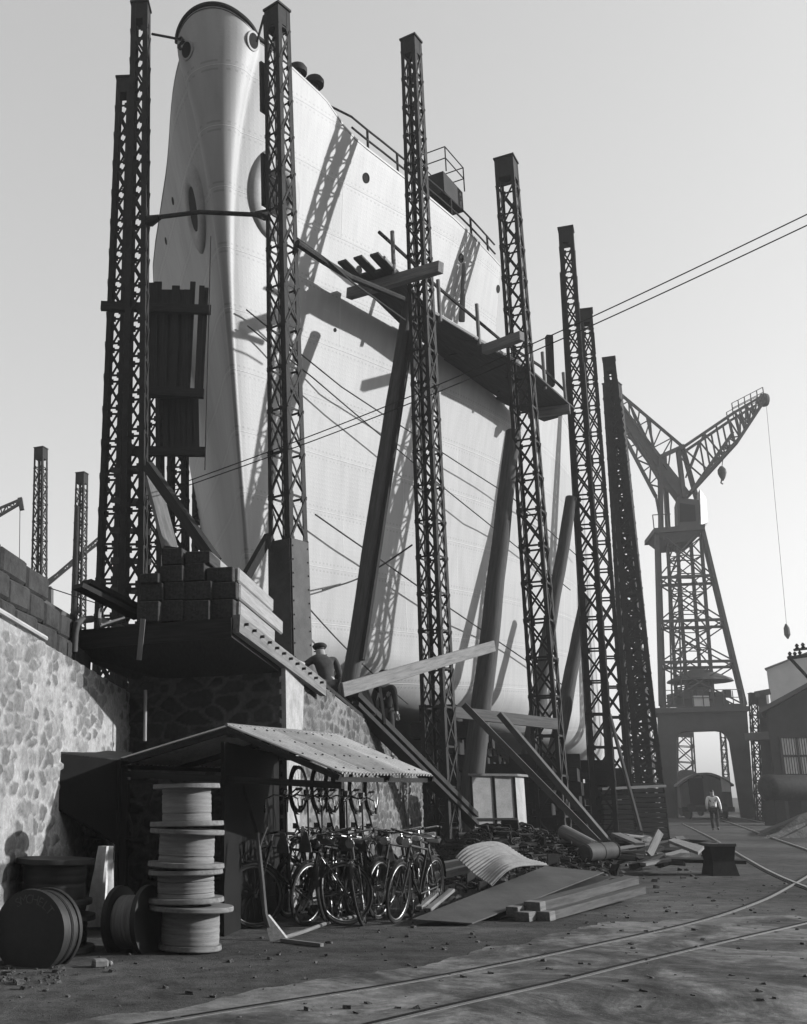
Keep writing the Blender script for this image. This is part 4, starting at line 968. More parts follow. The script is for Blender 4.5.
chips('gravel', [g(600, 905), g(560, 860), g(720, 845), g(740, 880)], 200, .02, .12, 'board', 'splinters and chips strewn beside the debris pile')
chips('gravel', [g(0, 985), g(0, 966), g(70, 968), g(60, 985)], 60, .02, .07, 'rubble', 'lumps of rubble at the foot of the lying drum')

# ------------------------------------------------------------------ debris in the middle ground
def arch_sheet(c, label):
    p00, p01, p10, p11 = c; m = MB(); nu, nv = 72, 16; nn = V((-.25, -.35, .9)).normalized()
    for s_ in (0, 1):
        k = len(m.v)
        for j in range(nv + 1):
            for i in range(nu + 1):
                u, v_ = i / nu, j / nv; q = p00.lerp(p01, u).lerp(p10.lerp(p11, u), v_)
                q = q + nn * (.15 * math.sin(math.pi * (.08 + .92 * v_)) + .015 * math.sin(u * 2 * math.pi * 15) * (.6 + .4 * v_) + .02 * math.sin(u * 7 + 1) + .012 * math.sin(v_ * 9 + u * 5)) - nn * s_ * .008; m.v.append(q)
        for j in range(nv):
            for i in range(nu): a = k + j * (nu + 1) + i; m.f.append((a, a + 1, a + nu + 2, a + nu + 1))
    h = (nv + 1) * (nu + 1)
    for i in range(nu):
        for a in (i, nv * (nu + 1) + i): m.f.append((a, a + 1, h + a + 1, h + a))
    for j in range(nv):
        for a in (j * (nu + 1), j * (nu + 1) + nu): m.f.append((a, a + nu + 1, h + a + nu + 1, h + a))
    one('corrugated_sheet', 'corr_pale', m, label, 'corrugated sheet', smooth=60)
MAT['corr_pale'] = simple('chalky corrugated iron', .14, .45, 5, .7, 0, .3)
arch_sheet((at(456, 861, 15.4), at(493, 889, 14.5), at(505, 846, 16.6), at(549, 867, 15.8)), 'pale curved corrugated sheet lying on the debris heap')
m = MB(); m.prism([at(412, 919, 12.7), at(472, 923, 12.7), at(604, 872, 16.4), at(545, 866, 16.6)], (0, 0, -.012)); one('steel_sheet', 'steel_grey', m, 'large flat steel sheet lying across the timbers', 'sheet')
m = MB(); m.prism([at(455, 905, 13.6), at(500, 912, 13.3), at(612, 872, 16.6), at(560, 864, 17)], (0, 0, -.012)); m.v = [q - V((0, 0, .07)) for q in m.v]; one('steel_sheet', 'steel', m, 'second dark sheet partly covered by the large steel sheet', 'sheet')
def timber(x0, y0, Y0, x1, y1, Y1, w_, h_, mat, label, grp=None, name='timber', roll=0., ends=True, bv=.008):
    a, b = at(x0, y0, Y0), at(x1, y1, Y1); a.z = max(a.z, h_ / 2); b.z = max(b.z, h_ / 2)
    o = thing(name, label, 'timber', tuple(zat((a + b) / 2, 0)), grp); d_ = (b - a).normalized()
    MB().beam(a, b, w_, h_, roll=roll).build('beam', mat, o, True, bevel=bv)
    if ends:
        MB().beam(a - d_ * .004, a + d_ * .16, w_ + .006, h_ + .006, roll=roll).build('pale_lit_end', 'timber', o, True, bevel=.006)  # paler sleeve: sawn end grain plus sunlit near sides put into the colour
GT = 'squared timbers stacked beside the steel sheet'
timber(512, 912, 13.3, 622, 884, 15.6, .15, .11, 'board', 'squared timber with a sawn end in a sunlit tone, upper left of the timber stack', GT)
timber(532, 907, 13.35, 632, 880, 15.9, .2, .11, 'board', 'squared timber with a sawn end in a sunlit tone, upper right of the timber stack', GT)
timber(522, 920, 13.2, 628, 892, 15.5, .18, .1, 'board', 'squared timber with a sawn end in a sunlit tone, lower left of the timber stack', GT)
timber(543, 920, 13.25, 640, 890, 15.7, .17, .1, 'board', 'squared timber with a sawn end in a sunlit tone, lower right of the timber stack', GT)
GT2 = 'two pale ended timbers left of the curved sheet'
timber(429, 868, 15.6, 462, 862, 16.2, .12, .09, 'timber_pale', 'upper of two pale timbers poking out left of the curved sheet', GT2, ends=False)
timber(427, 878, 15.2, 466, 869, 15.9, .12, .1, 'timber_pale', 'lower of two pale timbers poking out left of the curved sheet', GT2, ends=False)
for (x0, y0, x1, y1, lb) in ((419, 908, 440, 890, 'short board lying left of the large steel sheet'), (428, 910, 452, 890, 'thin board lying against the left edge of the steel sheet')): timber(x0, y0, 13.3, x1, y1, 14.4, .08, .04, 'timber', lb, ends=False)
# scrap heap: chain, rods and plates nobody could count
def HZ(x, y):                                   # height of the scrap heap over the ground
    px = PPX + (F / CT) * x / y
    return .85 * math.exp(-((px - 492) / 62.) ** 2) * math.exp(-((y - 20.5) / 3.2) ** 2) + .35 * math.exp(-((px - 560) / 45.) ** 2) * math.exp(-((y - 20.) / 2.5) ** 2) - .06
m = MB(); mm = MB(); nx, ny = 44, 22
for j in range(ny + 1):
    for i in range(nx + 1):
        y = 15 + 11 * j / ny; q = hx(385 + 240 * i / nx, y); mm.v.append(V((q.x, q.y, HZ(q.x, q.y) * .86 + rnd.uniform(-.04, .04))))
for j in range(ny):
    for i in range(nx): a = j * (nx + 1) + i; mm.f.append((a, a + 1, a + nx + 2, a + nx + 1))
k = 0
while k < 1300:
    y = rnd.uniform(16, 24); q = hx(rnd.uniform(395, 610), y); h_ = HZ(q.x, q.y)
    if h_ < .06 or (h_ < .3 and rnd.random() < .5): continue
    k += 1; c = V((q.x, q.y, h_ + rnd.uniform(-.08, .1)))
    R = Matrix.Rotation(rnd.uniform(0, 6.3), 3, 'Z') @ Matrix.Rotation(rnd.uniform(0, 3), 3, 'X')
    t_ = rnd.random()
    if t_ < .72:
        r0 = rnd.uniform(.03, .08); m.path([c + R @ V((r0 * 1.5 * math.cos(a * .785), r0 * math.sin(a * .785), 0)) for a in range(8)], r0 * .26, 5, closed=True)
    elif t_ < .9: m.tube(c - R @ V((.15, 0, 0)), c + R @ V((rnd.uniform(.1, .35), 0, 0)), rnd.uniform(.015, .035), n=6)
    else: m.box(c, (rnd.uniform(.15, .4), rnd.uniform(.1, .25), .03), R)
tag(m.build('scrap_heap', 'iron', org=(4, 18, 0)), 'tangled heap of old chain and scrap iron', 'scrap heap', None, 'stuff')
tag(mm.build('earth_mound', 'ground', org=(4, 18, 0)), 'low mound of dark earth under the scrap heap', 'mound', None, 'stuff')
# site hut
hb_ = thing('site_hut', 'small white boarded hut behind the scrap heap', 'hut', tuple(hx(494, 23.4)))
a, b = at(471, 776, 23.2), at(514, 776, 23.6); m = MB(); dp = V((.45, .9, 0)); m.prism([zat(a, 0), zat(b, 0), zat(b, a.z), zat(a, a.z)], dp); m.build('wall', 'hut_paint', hb_, True) if 'hut_paint' in MAT else m.build('wall', 'timber_pale', hb_, True)
m = MB(); m.prism([zat(a, a.z) - dp * .06 - V((.05, 0, -.003)), zat(b, a.z) - dp * .06 + V((.09, 0, .003)), zat(b, a.z) + dp * 1.05 + V((.09, 0, .003)), zat(a, a.z) + dp * 1.05 - V((.05, 0, -.003))], (0, 0, .05)); m.build('roof', 'timber', hb_, True)
m = MB(); cdir = (b - a).normalized(); cdir.z = 0
for f in (0, .52, 1): m.beam(zat(a, 0).lerp(zat(b, 0), f) - dp * .02, zat(a, a.z - .01).lerp(zat(b, a.z - .01), f) - dp * .02, .045, .03)
m.beam(zat(a, a.z * .52) - dp * .03, zat(b, a.z * .52) - dp * .03, .03, .04); m.build('trim', 'timber_dark', hb_, True)
# leaning bars, crossing plank, beams
GB = 'steel bars leaning over the scrap heap'
one('steel_bar', 'steel_grey', MB().beam(at(464, 705, 22.9), at(598, 842, 22.0), .16, .13), 'longer left bar of two leaning down over the scrap heap', 'bar', GB)
one('steel_bar', 'steel_grey', MB().beam(at(500, 714, 23.6), at(608, 842, 22.3), .16, .12), 'right bar of two leaning down over the scrap heap', 'bar', GB)
one('crossing_plank', 'timber', MB().beam(at(342, 690, 18.2), at(494, 646, 23.6), .06, .24), 'long pale plank slung up across the slim mast foot', 'plank', None, bevel=.01)
one('cross_beam', 'timber', MB().beam(at(453, 712, 23.6), at(556, 724, 24.4), .12, .24), 'level grey beam fixed across the thickest shore', 'beam')
m = MB(); ga, gb_ = at(352, 694, 18.9), at(492, 834, 24.2); m.beam(ga, gb_, .26, .10); m.beam(ga - V((0, 0, .18)), gb_ - V((0, 0, .18)), .26, .08)
for k in range(16): f = k / 16; q = ga.lerp(gb_, f); q2 = ga.lerp(gb_, f + 1 / 16); m.beam(q, q2 - V((0, 0, .18)), .05, .04)
m.beam(ga - V((0, 0, .09)), gb_ - V((0, 0, .09)), .02, .16)
one('inclined_girder', 'steel', m, 'dark inclined girder running down beside the stone abutment', 'girder')
one('leaning_board', 'timber', MB().beam(at(365, 690, 19.4), at(374, 716, 19.4), .04, .12), 'short pale prop under the crossing plank', 'prop')
one('leaning_board', 'timber', MB().beam(at(379, 680, 19.6), at(385, 724, 19.6), .04, .07), 'thin upright prop under the crossing plank', 'prop')
# pipe, barrel
one('steel_pipe', 'timber', MB().tube(at(564, 832, 20.5), at(594, 848, 19.6), .13, n=16), 'pale pipe end lying on the debris behind the barrel', 'pipe')
bl = thing('barrel', 'rusty barrel lying on its side in the debris', 'barrel', tuple(g(600, 866)))
p0, p1 = at(584, 853, 19.0), at(615, 850, 19.4); q = (p1 - p0).to_track_quat('Z', 'Y').to_matrix(); L_ = (p1 - p0).length
MB().lathe([(.13, 0), (.145, .02), (.138, .1), (.148, L_ * .5), (.138, L_ - .1), (.145, L_ - .02), (.12, L_)], p0, q, 24).build('body', 'steel_grey', bl, True, smooth=40)
for f in (.05, .5, .95): MB().lathe([(.147, f * L_ - .015), (.153, f * L_), (.147, f * L_ + .015)], p0, q, 24).build('hoop', 'iron', bl, True)
# loose planks in front of the board stacks
for k in range(26):
    x = rnd.uniform(604, 694); y = rnd.uniform(838, 862); Y = g(x, y + 8).y * .93; Y = min(Y, 27); L_ = rnd.uniform(.7, 2.0); an = rnd.uniform(-.9, 1.3); c = at(x, y, Y); c.z = max(.06, min(c.z, .7)); dv = V((math.cos(an), math.sin(an), rnd.uniform(-.12, .2))) * L_ / 2
    if c.z - abs(dv.z) < .03: c.z = abs(dv.z) + .04
    one('loose_plank', ('timber', 'timber_dark', 'timber_dark', 'board')[k % 4], MB().beam(c - dv, c + dv, rnd.uniform(.12, .24), rnd.uniform(.04, .1), roll=rnd.uniform(-.4, .4)), 'broken plank in the jumble of loose planks before the board stacks', 'plank', 'loose planks before the board stacks')
one('upright_plank', 'timber', MB().beam(at(649, 855, 21.5), at(660, 832, 22.0), .14, .05, up=(0, 1, 0)), 'pale plank standing aslant out of the plank jumble', 'plank')
one('pale_plank', 'timber', MB().beam(at(616, 834, 22.5), at(640, 844, 21.5), .2, .05), 'pale plank sloping down at the left of the plank jumble', 'plank')
m = MB(); m.prism([at(674, 838, 21.0), at(704, 846, 20.0), at(698, 852, 19.3), at(668, 840, 20.2)], (0, 0, -.05)); one('flat_board', 'timber', m, 'flat grey board lying at the right of the plank jumble', 'board')
# stacks of boards between the far masts
for sx, (x0, x1, Y, top, cnt) in enumerate(((597, 628, 31.0, 790, 12), (629, 660, 32.0, 783, 13))):
    zt_ = at(x0, top, Y).z; th = zt_ / cnt
    for k in range(cnt):
        a, b = hx(x0 + rnd.uniform(-1.5, 1), Y, th * (k + .5)), hx(x1 + rnd.uniform(-2, 1.5), Y, th * (k + .5))
        one('stacked_board', 'board', MB().beam(a + AX * .3, b + AX * .3, .9, th * .8), ('long board in the left stack of boards between the far masts', 'long board in the right stack of boards between the far masts')[sx], 'board', ('left stack of boards', 'right stack of boards')[sx])
one('leaning_plank', 'timber', MB().beam(at(610, 716, 30.2), at(641, 832, 28.5), .05, .16), 'tall plank leaning against the board stacks', 'plank')
one('top_board', 'timber', MB().beam(at(600, 789, 30.6), at(664, 786, 31.2), .2, .07), 'single board lying across the top of the board stacks', 'board')
# bin
bn = thing('steel_bin', 'dark flared steel box standing alone near the straight rail', 'box', tuple(g(726, 876)))
a = g(713, 876); b = g(740, 876); w_ = (b - a).x; c = g(726.5, 876) + V((0, .25, 0)); h_ = at(726, 846, c.y).z
m = MB(); bs, tp = w_ * .5, w_ * .47
def ring(s_, z, dx=0): return [(c.x + dx + i * s_, c.y + j * s_, z) for i, j in ((-1, -1), (1, -1), (1, 1), (-1, 1))]
m.add(ring(bs, 0) + ring(bs * .8, h_ * .5) + ring(tp, h_), [(0, 1, 5, 4), (1, 2, 6, 5), (2, 3, 7, 6), (3, 0, 4, 7), (4, 5, 9, 8), (5, 6, 10, 9), (6, 7, 11, 10), (7, 4, 8, 11), (0, 3, 2, 1), (8, 9, 10, 11)]); m.build('body', 'steel', bn, True)
m = MB(); m.add(ring(tp * 1.06, h_) + ring(tp * 1.06, h_ + .05), [(0, 1, 5, 4), (1, 2, 6, 5), (2, 3, 7, 6), (3, 0, 4, 7), (4, 5, 6, 7), (0, 3, 2, 1)]); m.build('rim', 'steel_grey', bn, True)
# blocks under the hull
for k in range(14):
    s_ = 5 + k * 2.2
    for off in (-3.4, 0, 3.2):
        if abs(off) > _bd(math.sqrt(s_)) - 1.5: continue
        c = BOW + AX * s_ + RT * off; zk = _zk(max(0, s_ - 3)); zb = .4
        m = MB(); hh = zk - zb; lay = max(2, int(hh / .4))
        for j in range(lay):
            R = Matrix.Rotation(-PH + (math.pi / 2 if j % 2 else 0), 3, 'Z'); m.box((c.x, c.y, zb + hh * (j + .5) / lay), (1.5, .9, hh / lay * .96), R)
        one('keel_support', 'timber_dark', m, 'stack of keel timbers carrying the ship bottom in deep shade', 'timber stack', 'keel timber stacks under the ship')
for px, Y, hh, wd_ in ((522, 27.5, 2.2, 1.6), (548, 29.5, 2.5, 1.8), (577, 32, 2.4, 1.8), (598, 36, 2.3, 2.0), (565, 38, 2.6, 3.)):
    c = hx(px, Y); m = MB()
    for j in range(7):
        R = Matrix.Rotation(-PH + (math.pi / 2 if j % 2 else 0) + rnd.uniform(-.05, .05), 3, 'Z')
        for o_ in (-.35, 0, .35): m.box(c + R @ V((0, o_ * wd_, 0)) + V((0, 0, hh * (j + .5) / 7)), (wd_, .22 * wd_, hh / 7 * .95), R)
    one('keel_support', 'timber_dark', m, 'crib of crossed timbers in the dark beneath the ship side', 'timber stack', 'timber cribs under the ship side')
# ------------------------------------------------------------------ people
def skin(name, pts, edges, mat, parent, sub=2, root=0):
    me = bpy.data.meshes.new(name); me.from_pydata([p[:3] for p in pts], edges, []); o = bpy.data.objects.new(name, me); COL.objects.link(o)
    md = o.modifiers.new('s', 'SKIN'); md.use_smooth_shade = True
    sv = me.skin_vertices[0].data if me.skin_vertices else None
    if sv is None:
        bm = bmesh.new(); bm.from_mesh(me); bm.verts.layers.skin.verify(); bm.to_mesh(me); bm.free(); sv = me.skin_vertices[0].data
    for i, p in enumerate(pts): r_ = p[3]; sv[i].radius = (r_ if not isinstance(r_, tuple) else r_[0], r_ if not isinstance(r_, tuple) else r_[1]); sv[i].use_root = i == root
    o.modifiers.new('d', 'SUBSURF').levels = sub
    bpy.context.view_layer.update(); dg = bpy.context.evaluated_depsgraph_get(); nm = bpy.data.meshes.new_from_object(o.evaluated_get(dg))
    bpy.data.objects.remove(o); nm.name = name; nm.materials.clear(); nm.materials.append(MAT[mat]); nm.shade_smooth()
    q = bpy.data.objects.new(name, nm); COL.objects.link(q); q.parent = parent; WM[q.name] = WM[parent.name].copy(); return q
def person(loc, yaw, label, J, top, legs, headwear, topname='jacket', coat=False):
    o = thing('person', label, 'person', loc, None, Matrix.Rotation(yaw, 3, 'Z'))
    P, E_ = [], []
    def v(p, r_, prev=None):
        P.append((p[0], p[1], p[2], r_)); i = len(P) - 1
        if prev is not None: E_.append((prev, i))
        return i
    pe = v(J['pelvis'], .11); ch = v(J['chest'], .125, pe); nk = v(J['neck'], .055, ch); h0 = v(J['head0'], .075, nk); h1 = v(J['head1'], .092, h0); h2 = v(J['head2'], .07, h1)
    face = v(tuple(a * .55 + b * .45 + c for a, b, c in zip(J['head0'], J['head1'], J['fwd'])), .03, h0)
    for s_ in ('L', 'R'):
        sh_ = v(J['sho' + s_], .06, ch); el = v(J['elb' + s_], .045, sh_); wr = v(J['wri' + s_], .03, el)
        w_ = V(J['wri' + s_]); d_ = (w_ - V(J['elb' + s_])).normalized(); sd = d_.cross(V((0, 1, 0.3))).normalized(); pm = v(w_ + d_ * .06, .034, wr)
        for f in range(4):
            b_ = w_ + d_ * .09 + sd * (.024 * (f - 1.5)); k = v(b_, .010, pm); tip = v(b_ + d_ * (.035 + .006 * (f in (1, 2))) + V((0, .012, 0)), .009, k); v(b_ + d_ * (.06 + .01 * (f in (1, 2))) + V((0, .03, 0)), .008, tip)
        th_ = v(w_ + d_ * .04 + sd * .045, .011, pm); v(w_ + d_ * .075 + sd * .06, .009, th_)
        hp_ = v(J['hip' + s_], .085, pe); kn = v(J['kne' + s_], .055, hp_); an = v(J['ank' + s_], .038, kn); v(J['toe' + s_], .035, an)
    skin('body', P, E_, 'skin', o)
    T = lambda k, r_: tuple(J[k]) + (r_,)
    mid = tuple((a + b) / 2 for a, b in zip(J['pelvis'], J['chest']))
    pts = [T('chest', (.155, .12)), mid + ((.145, .118),), T('pelvis', (.15, .12)), tuple(J['neck'][:2]) + (J['neck'][2] + .015, .075), T('shoL', .074), T('elbL', .058), T('wriL', .045), T('shoR', .074), T('elbR', .058), T('wriR', .045)]
    ed = [(0, 1), (1, 2), (0, 3), (0, 4), (4, 5), (5, 6), (0, 7), (7, 8), (8, 9)]
    if coat:
        hm_ = tuple(J['pelvis'][:2]) + (J['pelvis'][2] - .17,); pts.append(hm_ + ((.2, .15),)); ed.append((2, len(pts) - 1))
    skin(topname, pts, ed, top, o)
    pts = [T('pelvis', .14), T('hipL', .10), T('kneL', .075), T('ankL', .062), T('hipR', .10), T('kneR', .075), T('ankR', .062)]
    skin('trousers', pts, [(0, 1), (1, 2), (2, 3), (0, 4), (4, 5), (5, 6)], legs, o)
    for s_ in ('L', 'R'):
        a, t_ = V(J['ank' + s_]), V(J['toe' + s_]); skin('shoe', [tuple(a - (t_ - a) * .3 - V((0, 0, .03))) + (.045,), tuple(a.lerp(t_, .4)) + (.048,), tuple(t_) + (.04,)], [(0, 1), (1, 2)], 'leather', o, 1)
    h1_ = V(J['head1']); up = (V(J['head2']) - V(J['head0'])).normalized()
    skin('hair', [tuple(h1_ - V(J['fwd']) * .25 - up * .02) + (.09,), tuple(h1_ + up * .05 - V(J['fwd']) * .15) + (.088,), tuple(V(J['head2']) + up * .01) + (.06,)], [(0, 1), (1, 2)], 'hair', o, 1)
    if headwear:
        m = MB(); q = up.to_track_quat('Z', 'Y').to_matrix(); c = h1_ + up * .055
        m.lathe([(.1, -.01), (.125, .02), (.13, .045), (.1, .075), (.03, .085)], c, q, 18); m.box(c + V(J['fwd']) * .9 + up * .0, (.14, .1, .014)); m.build('cap', 'trouser', o, smooth=60)
    return o
stand = dict(pelvis=(0, 0, .92), chest=(0, .02, 1.27), neck=(0, .02, 1.44), head0=(0, .04, 1.52), head1=(0, .05, 1.61), head2=(0, .045, 1.67), fwd=(0, .11, -.02),
    shoL=(-.19, .01, 1.39), elbL=(-.25, -.05, 1.12), wriL=(-.25, .04, .88), shoR=(.19, .01, 1.39), elbR=(.26, -.08, 1.13), wriR=(.29, -.1, .88),
    hipL=(-.09, 0, .88), kneL=(-.1, .14, .5), ankL=(-.1, .10, .09), toeL=(-.11, .25, .05), hipR=(.09, 0, .88), kneR=(.1, .04, .48), ankR=(.1, -.22, .15), toeR=(.1, -.11, .05))
person(tuple(g(716, 831)), -.42, 'man in white shirt and dark trousers walking away along the rails', stand, 'shirt', 'trouser', False, 'shirt')
lean = dict(stand); lean.update(chest=(-.02, .12, 1.24), neck=(-.03, .2, 1.38), head0=(-.03, .26, 1.43), head1=(-.03, .29, 1.50), head2=(-.03, .29, 1.57), fwd=(0, .1, -.05), shoL=(-.2, .12, 1.35), elbL=(-.4, .18, 1.2), wriL=(-.55, .32, 1.14),
    shoR=(.17, .12, 1.35), elbR=(.24, .06, 1.08), wriR=(.18, .24, .98), kneR=(.1, .06, .48), ankR=(.1, -.05, .09), toeR=(.11, .1, .05), kneL=(-.1, .1, .48), ankL=(-.1, .0, .09), toeL=(-.11, .15, .05))
pz = at(327, 640, 18.4); person((pz.x, pz.y, pz.z - 1.66), .25, 'man in a dark jacket and cap leaning beside the plated mast foot', lean, 'jacket', 'trouser', True, coat=True)
pz = at(384, 671, 21.5); person((pz.x, pz.y, pz.z - 1.72), -.6, 'man in black with a cap standing behind the crossing plank', dict(stand, kneR=(.1, .02, .48), ankR=(.1, -.03, .09), toeR=(.1, .1, .05), kneL=(-.1, .03, .48), ankL=(-.1, .0, .09), toeL=(-.1, .14, .05)), 'jacket_black', 'trouser', True, coat=True)

# ------------------------------------------------------------------ crane
YC = 77.; cr = thing('crane', 'tall portal tower crane with a raised lattice jib over the rails', 'crane', tuple(hx(705, YC)))
C = lambda x, y, d_=0.: at(x, y, YC + d_)
out = [(657, 712), (747, 710), (755, 818), (741, 818), (729, 741), (726, 735), (721, 731), (715, 730), (686, 731), (680, 732), (677, 736), (676, 742), (678, 818), (662, 818)]
pf_ = [C(x, y) for x, y in out]
for q in pf_[2:4] + pf_[12:]: q.z = .0
m = MB(); m.prism(pf_, (.75, 1.7, 0)); m.build('portal', 'steel_crane', cr, True)
m = MB(); m.prism([C(655, 713, -.4), C(749, 711, -.4), C(749, 706, -.4), C(655, 708, -.4)], (1.4, 4.6, 0)); m.build('portal_deck', 'steel_crane', cr, True)
bl_, brr, tl, trr = C(661, 706), C(745, 705), C(656.5, 530), C(702, 527); dv = V((1.8, 4.0, 0)); dt = V((1.15, 2.6, 0))
legs = [(bl_, tl), (brr, trr), (brr + dv, trr + dt), (bl_ + dv, tl + dt)]
for a, b in legs: MB().beam(a, b, .26, .26).build('leg', 'steel_crane', cr, True)
lv = [0, .24, .47, .72, 1.]
for fce in range(4):
    (a0, a1), (b0, b1) = legs[fce], legs[(fce + 1) % 4]; m = MB()
    for i, f in enumerate(lv):
        p_, q_ = a0.lerp(a1, f), b0.lerp(b1, f); m.beam(p_, q_, .18, .2)
        if i < 4:
            p2, q2 = a0.lerp(a1, lv[i + 1]), b0.lerp(b1, lv[i + 1]); m.beam(p_, q2, .09, .09); m.beam(q_, p2, .09, .09)
    m.build('tower_bracing', 'steel_crane', cr, True)
m = MB(); 
for f0, f1 in ((0, .24), (.24, .47), (.47, .72), (.72, 1)):
    m.beam(legs[0][0].lerp(legs[0][1], f0) + V((1.0, .5, 0)), legs[0][0].lerp(legs[0][1], f1) + V((1.0, .5, 0)), .09, .09); m.beam(legs[0][0].lerp(legs[0][1], f0) + V((1.7, .5, 0)), legs[0][0].lerp(legs[0][1], f1) + V((1.7, .5, 0)), .09, .09)
for k in range(34):
    f = k / 34; q = legs[0][0].lerp(legs[0][1], f) + V((1.0, .5, 0)); m.beam(q, q + V((.7, 0, 0)), .05, .05)
m.build('ladder', 'steel_crane', cr, True)
m = MB(); cc = hx(693, YC + 2); ctr = C(695, 706, 2); ct2 = C(684, 540, 1.5)
n_ = 4
for i in range(4):
    a = ctr + V(((-1, 1, 1, -1)[i] * .95, (-1, -1, 1, 1)[i] * .95, 0)); b = ct2 + V(((-1, 1, 1, -1)[i] * .9, (-1, -1, 1, 1)[i] * .9, 0)); m.beam(a, b, .2, .2)
for i in range(4):
    for k in range(9):
        A0 = lambda i, f: (ctr + V(((-1, 1, 1, -1)[i % 4] * .95, (-1, -1, 1, 1)[i % 4] * .95, 0))).lerp(ct2 + V(((-1, 1, 1, -1)[i % 4] * .9, (-1, -1, 1, 1)[i % 4] * .9, 0)), f)
        m.beam(A0(i, k / 9), A0(i + 1, (k + 1) / 9), .08, .08); m.beam(A0(i, k / 9), A0(i + 1, k / 9), .07, .07)
m.build('mast_core', 'steel_crane', cr, True)
m = MB(); m.lathe([(2.3, 0), (2.2, .15), (.6, .9)], C(700, 682, 2) - V((0, 0, 0)), None, 20); m.lathe([(.9, -3.2), (.9, 0)], C(700, 682, 2), None, 14); m.build('slewing_cone', 'steel_crane', cr, True)
m = MB()
for k in range(26):
    q = C(rnd.uniform(678, 728), rnd.uniform(693, 705), rnd.uniform(.5, 3.)); m.box(q, (rnd.uniform(.2, .7), rnd.uniform(.4, .8), rnd.uniform(.2, .6)))
m.box(C(696, 700, 1.6), (3.6, 1.6, .9)); m.build('machinery', 'steel_crane', cr, True)
MB().box(C(701, 701, -.2), (1.15, .1, .75)).build('notice_board', 'white_paint', cr, True)
m = MB()
for k in range(9): q = C(664 + k * 10, 706, -.3); m.tube(q, q + V((0, 0, 1.1)), .035)
m.beam(C(664, 706, -.3) + V((0, 0, 1.1)), C(744, 705, -.3) + V((0, 0, 1.1)), .05, .05); m.beam(C(664, 706, -.3) + V((0, 0, .55)), C(744, 705, -.3) + V((0, 0, .55)), .05, .05); m.build('deck_rail', 'steel_crane', cr, True)
m = MB(); pc = [C(654, 533, -.4), C(705, 529, -.4), C(705, 524, -.4), C(654, 528, -.4)]; m.prism(pc, (.8, 4.0, 0)); m.prism([C(656, 534, -.2), C(704, 530, -.2), C(694, 541, .2), C(668, 543, .2)], (.7, 3.4, 0)); m.build('cab_platform', 'steel_crane', cr, True)
m = MB()
for x in (654, 661, 668): q = C(x, 528, -.4); m.tube(q, q + V((0, 0, 1.)), .04)
m.beam(C(654, 528, -.4) + V((0, 0, 1.)), C(672, 527, -.4) + V((0, 0, 1.)), .06, .06); m.build('platform_rail', 'steel_crane', cr, True)
m = MB(); m.prism([C(678, 527), C(700, 526), C(699, 500), C(677, 497)], (1.0, 3.0, 0)); m.build('cab', 'steel_crane', cr, True)
m = MB(); m.prism([C(701, 525, .5), C(708, 522, 1.5), C(706, 498, 1.5), C(700, 489, .5)], (.5, 1.8, 0)); m.build('cab_lit_side', 'cab_sunlit', cr, True) if 'cab_sunlit' in MAT else m.build('cab_lit_side', 'timber', cr, True)  # cab's sunlit side, its brightness put into the colour
MB().prism([C(680, 522, -.05), C(696, 521, -.05), C(695, 505, -.05), C(680, 503, -.05)], (0, .04, 0)).build('cab_window', 'dark', cr, True)
for (x0, y0, x1, y1, d_) in ((661, 530, 660, 457, 0), (668, 530, 664, 455, 2.4), (684, 498, 678, 449, 0), (697, 500, 682, 446, 2.4), (660, 457, 682, 447, 0), (664, 455, 684, 446, 2.4)): MB().beam(C(x0, y0, d_), C(x1, y1, d_), .3, .3).build('mast_head', 'steel_crane', cr, True)
def truss(m, a0, a1, b0, b1, n_, w_):
    m.beam(a0, a1, w_ * 1.5, w_ * 1.5); m.beam(b0, b1, w_ * 1.3, w_ * 1.3)
    for k in range(n_):
        p_, q_ = a0.lerp(a1, k / n_), a0.lerp(a1, (k + 1) / n_); r_, s_ = b0.lerp(b1, k / n_), b0.lerp(b1, (k + 1) / n_)
        m.beam(p_, r_, w_ * .7, w_ * .7); m.beam(p_ if k % 2 else r_, s_ if k % 2 else q_, w_ * .7, w_ * .7)
W3 = V((.5, 2.0, 0)); m = MB()
for off in (V((0, 0, 0)), W3):
    truss(m, C(690, 492) + off, C(741, 436) + off, C(695, 486) + off, C(733, 432) + off, 9, .13)
    truss(m, C(741, 436) + off, C(764, 401) + off, C(735, 412) + off, C(762, 396) + off, 5, .14)
    m.beam(C(682, 448) + off, C(735, 412) + off, .22, .22)
    for (xa, ya, xb, yb) in ((704, 433, 710, 466), (716, 425, 722, 455), (728, 417, 733, 440), (683, 448, 706, 468), (704, 433, 722, 455), (735, 412, 741, 436), (690, 470, 704, 433)): m.beam(C(xa, ya) + off, C(xb, yb) + off, .1, .1)
for k in range(14):
    f = k / 13; q = C(690, 492).lerp(C(741, 436), f); m.beam(q, q + W3, .1, .1)
m.build('jib', 'steel_crane', cr, True)
m = MB()
for off in (V((0, 0, 0)), W3):
    for k in range(6):
        q = C(733 + k * 6.2, 413 - k * 3.2) + off; m.tube(q, q + V((0, 0, .8)), .04)
    for z in (.4, .8): m.beam(C(733, 413) + off + V((0, 0, z)), C(764, 397) + off + V((0, 0, z)), .05, .05)
    m.build('jib_rail', 'steel_crane', cr, True); m = MB()
m = MB(); m.lathe([(.5, -.2), (.55, 0), (.5, .2)], C(764, 400, .8), Matrix.Rotation(math.pi / 2, 3, 'Y'), 16); m.build('jib_sheave', 'steel_crane', cr, True)
m = MB(); m.prism([C(606, 396), C(612, 393), C(690, 492), C(682, 500)], (.5, 1.8, 0)); m.build('counter_arm', 'steel_crane', cr, True)
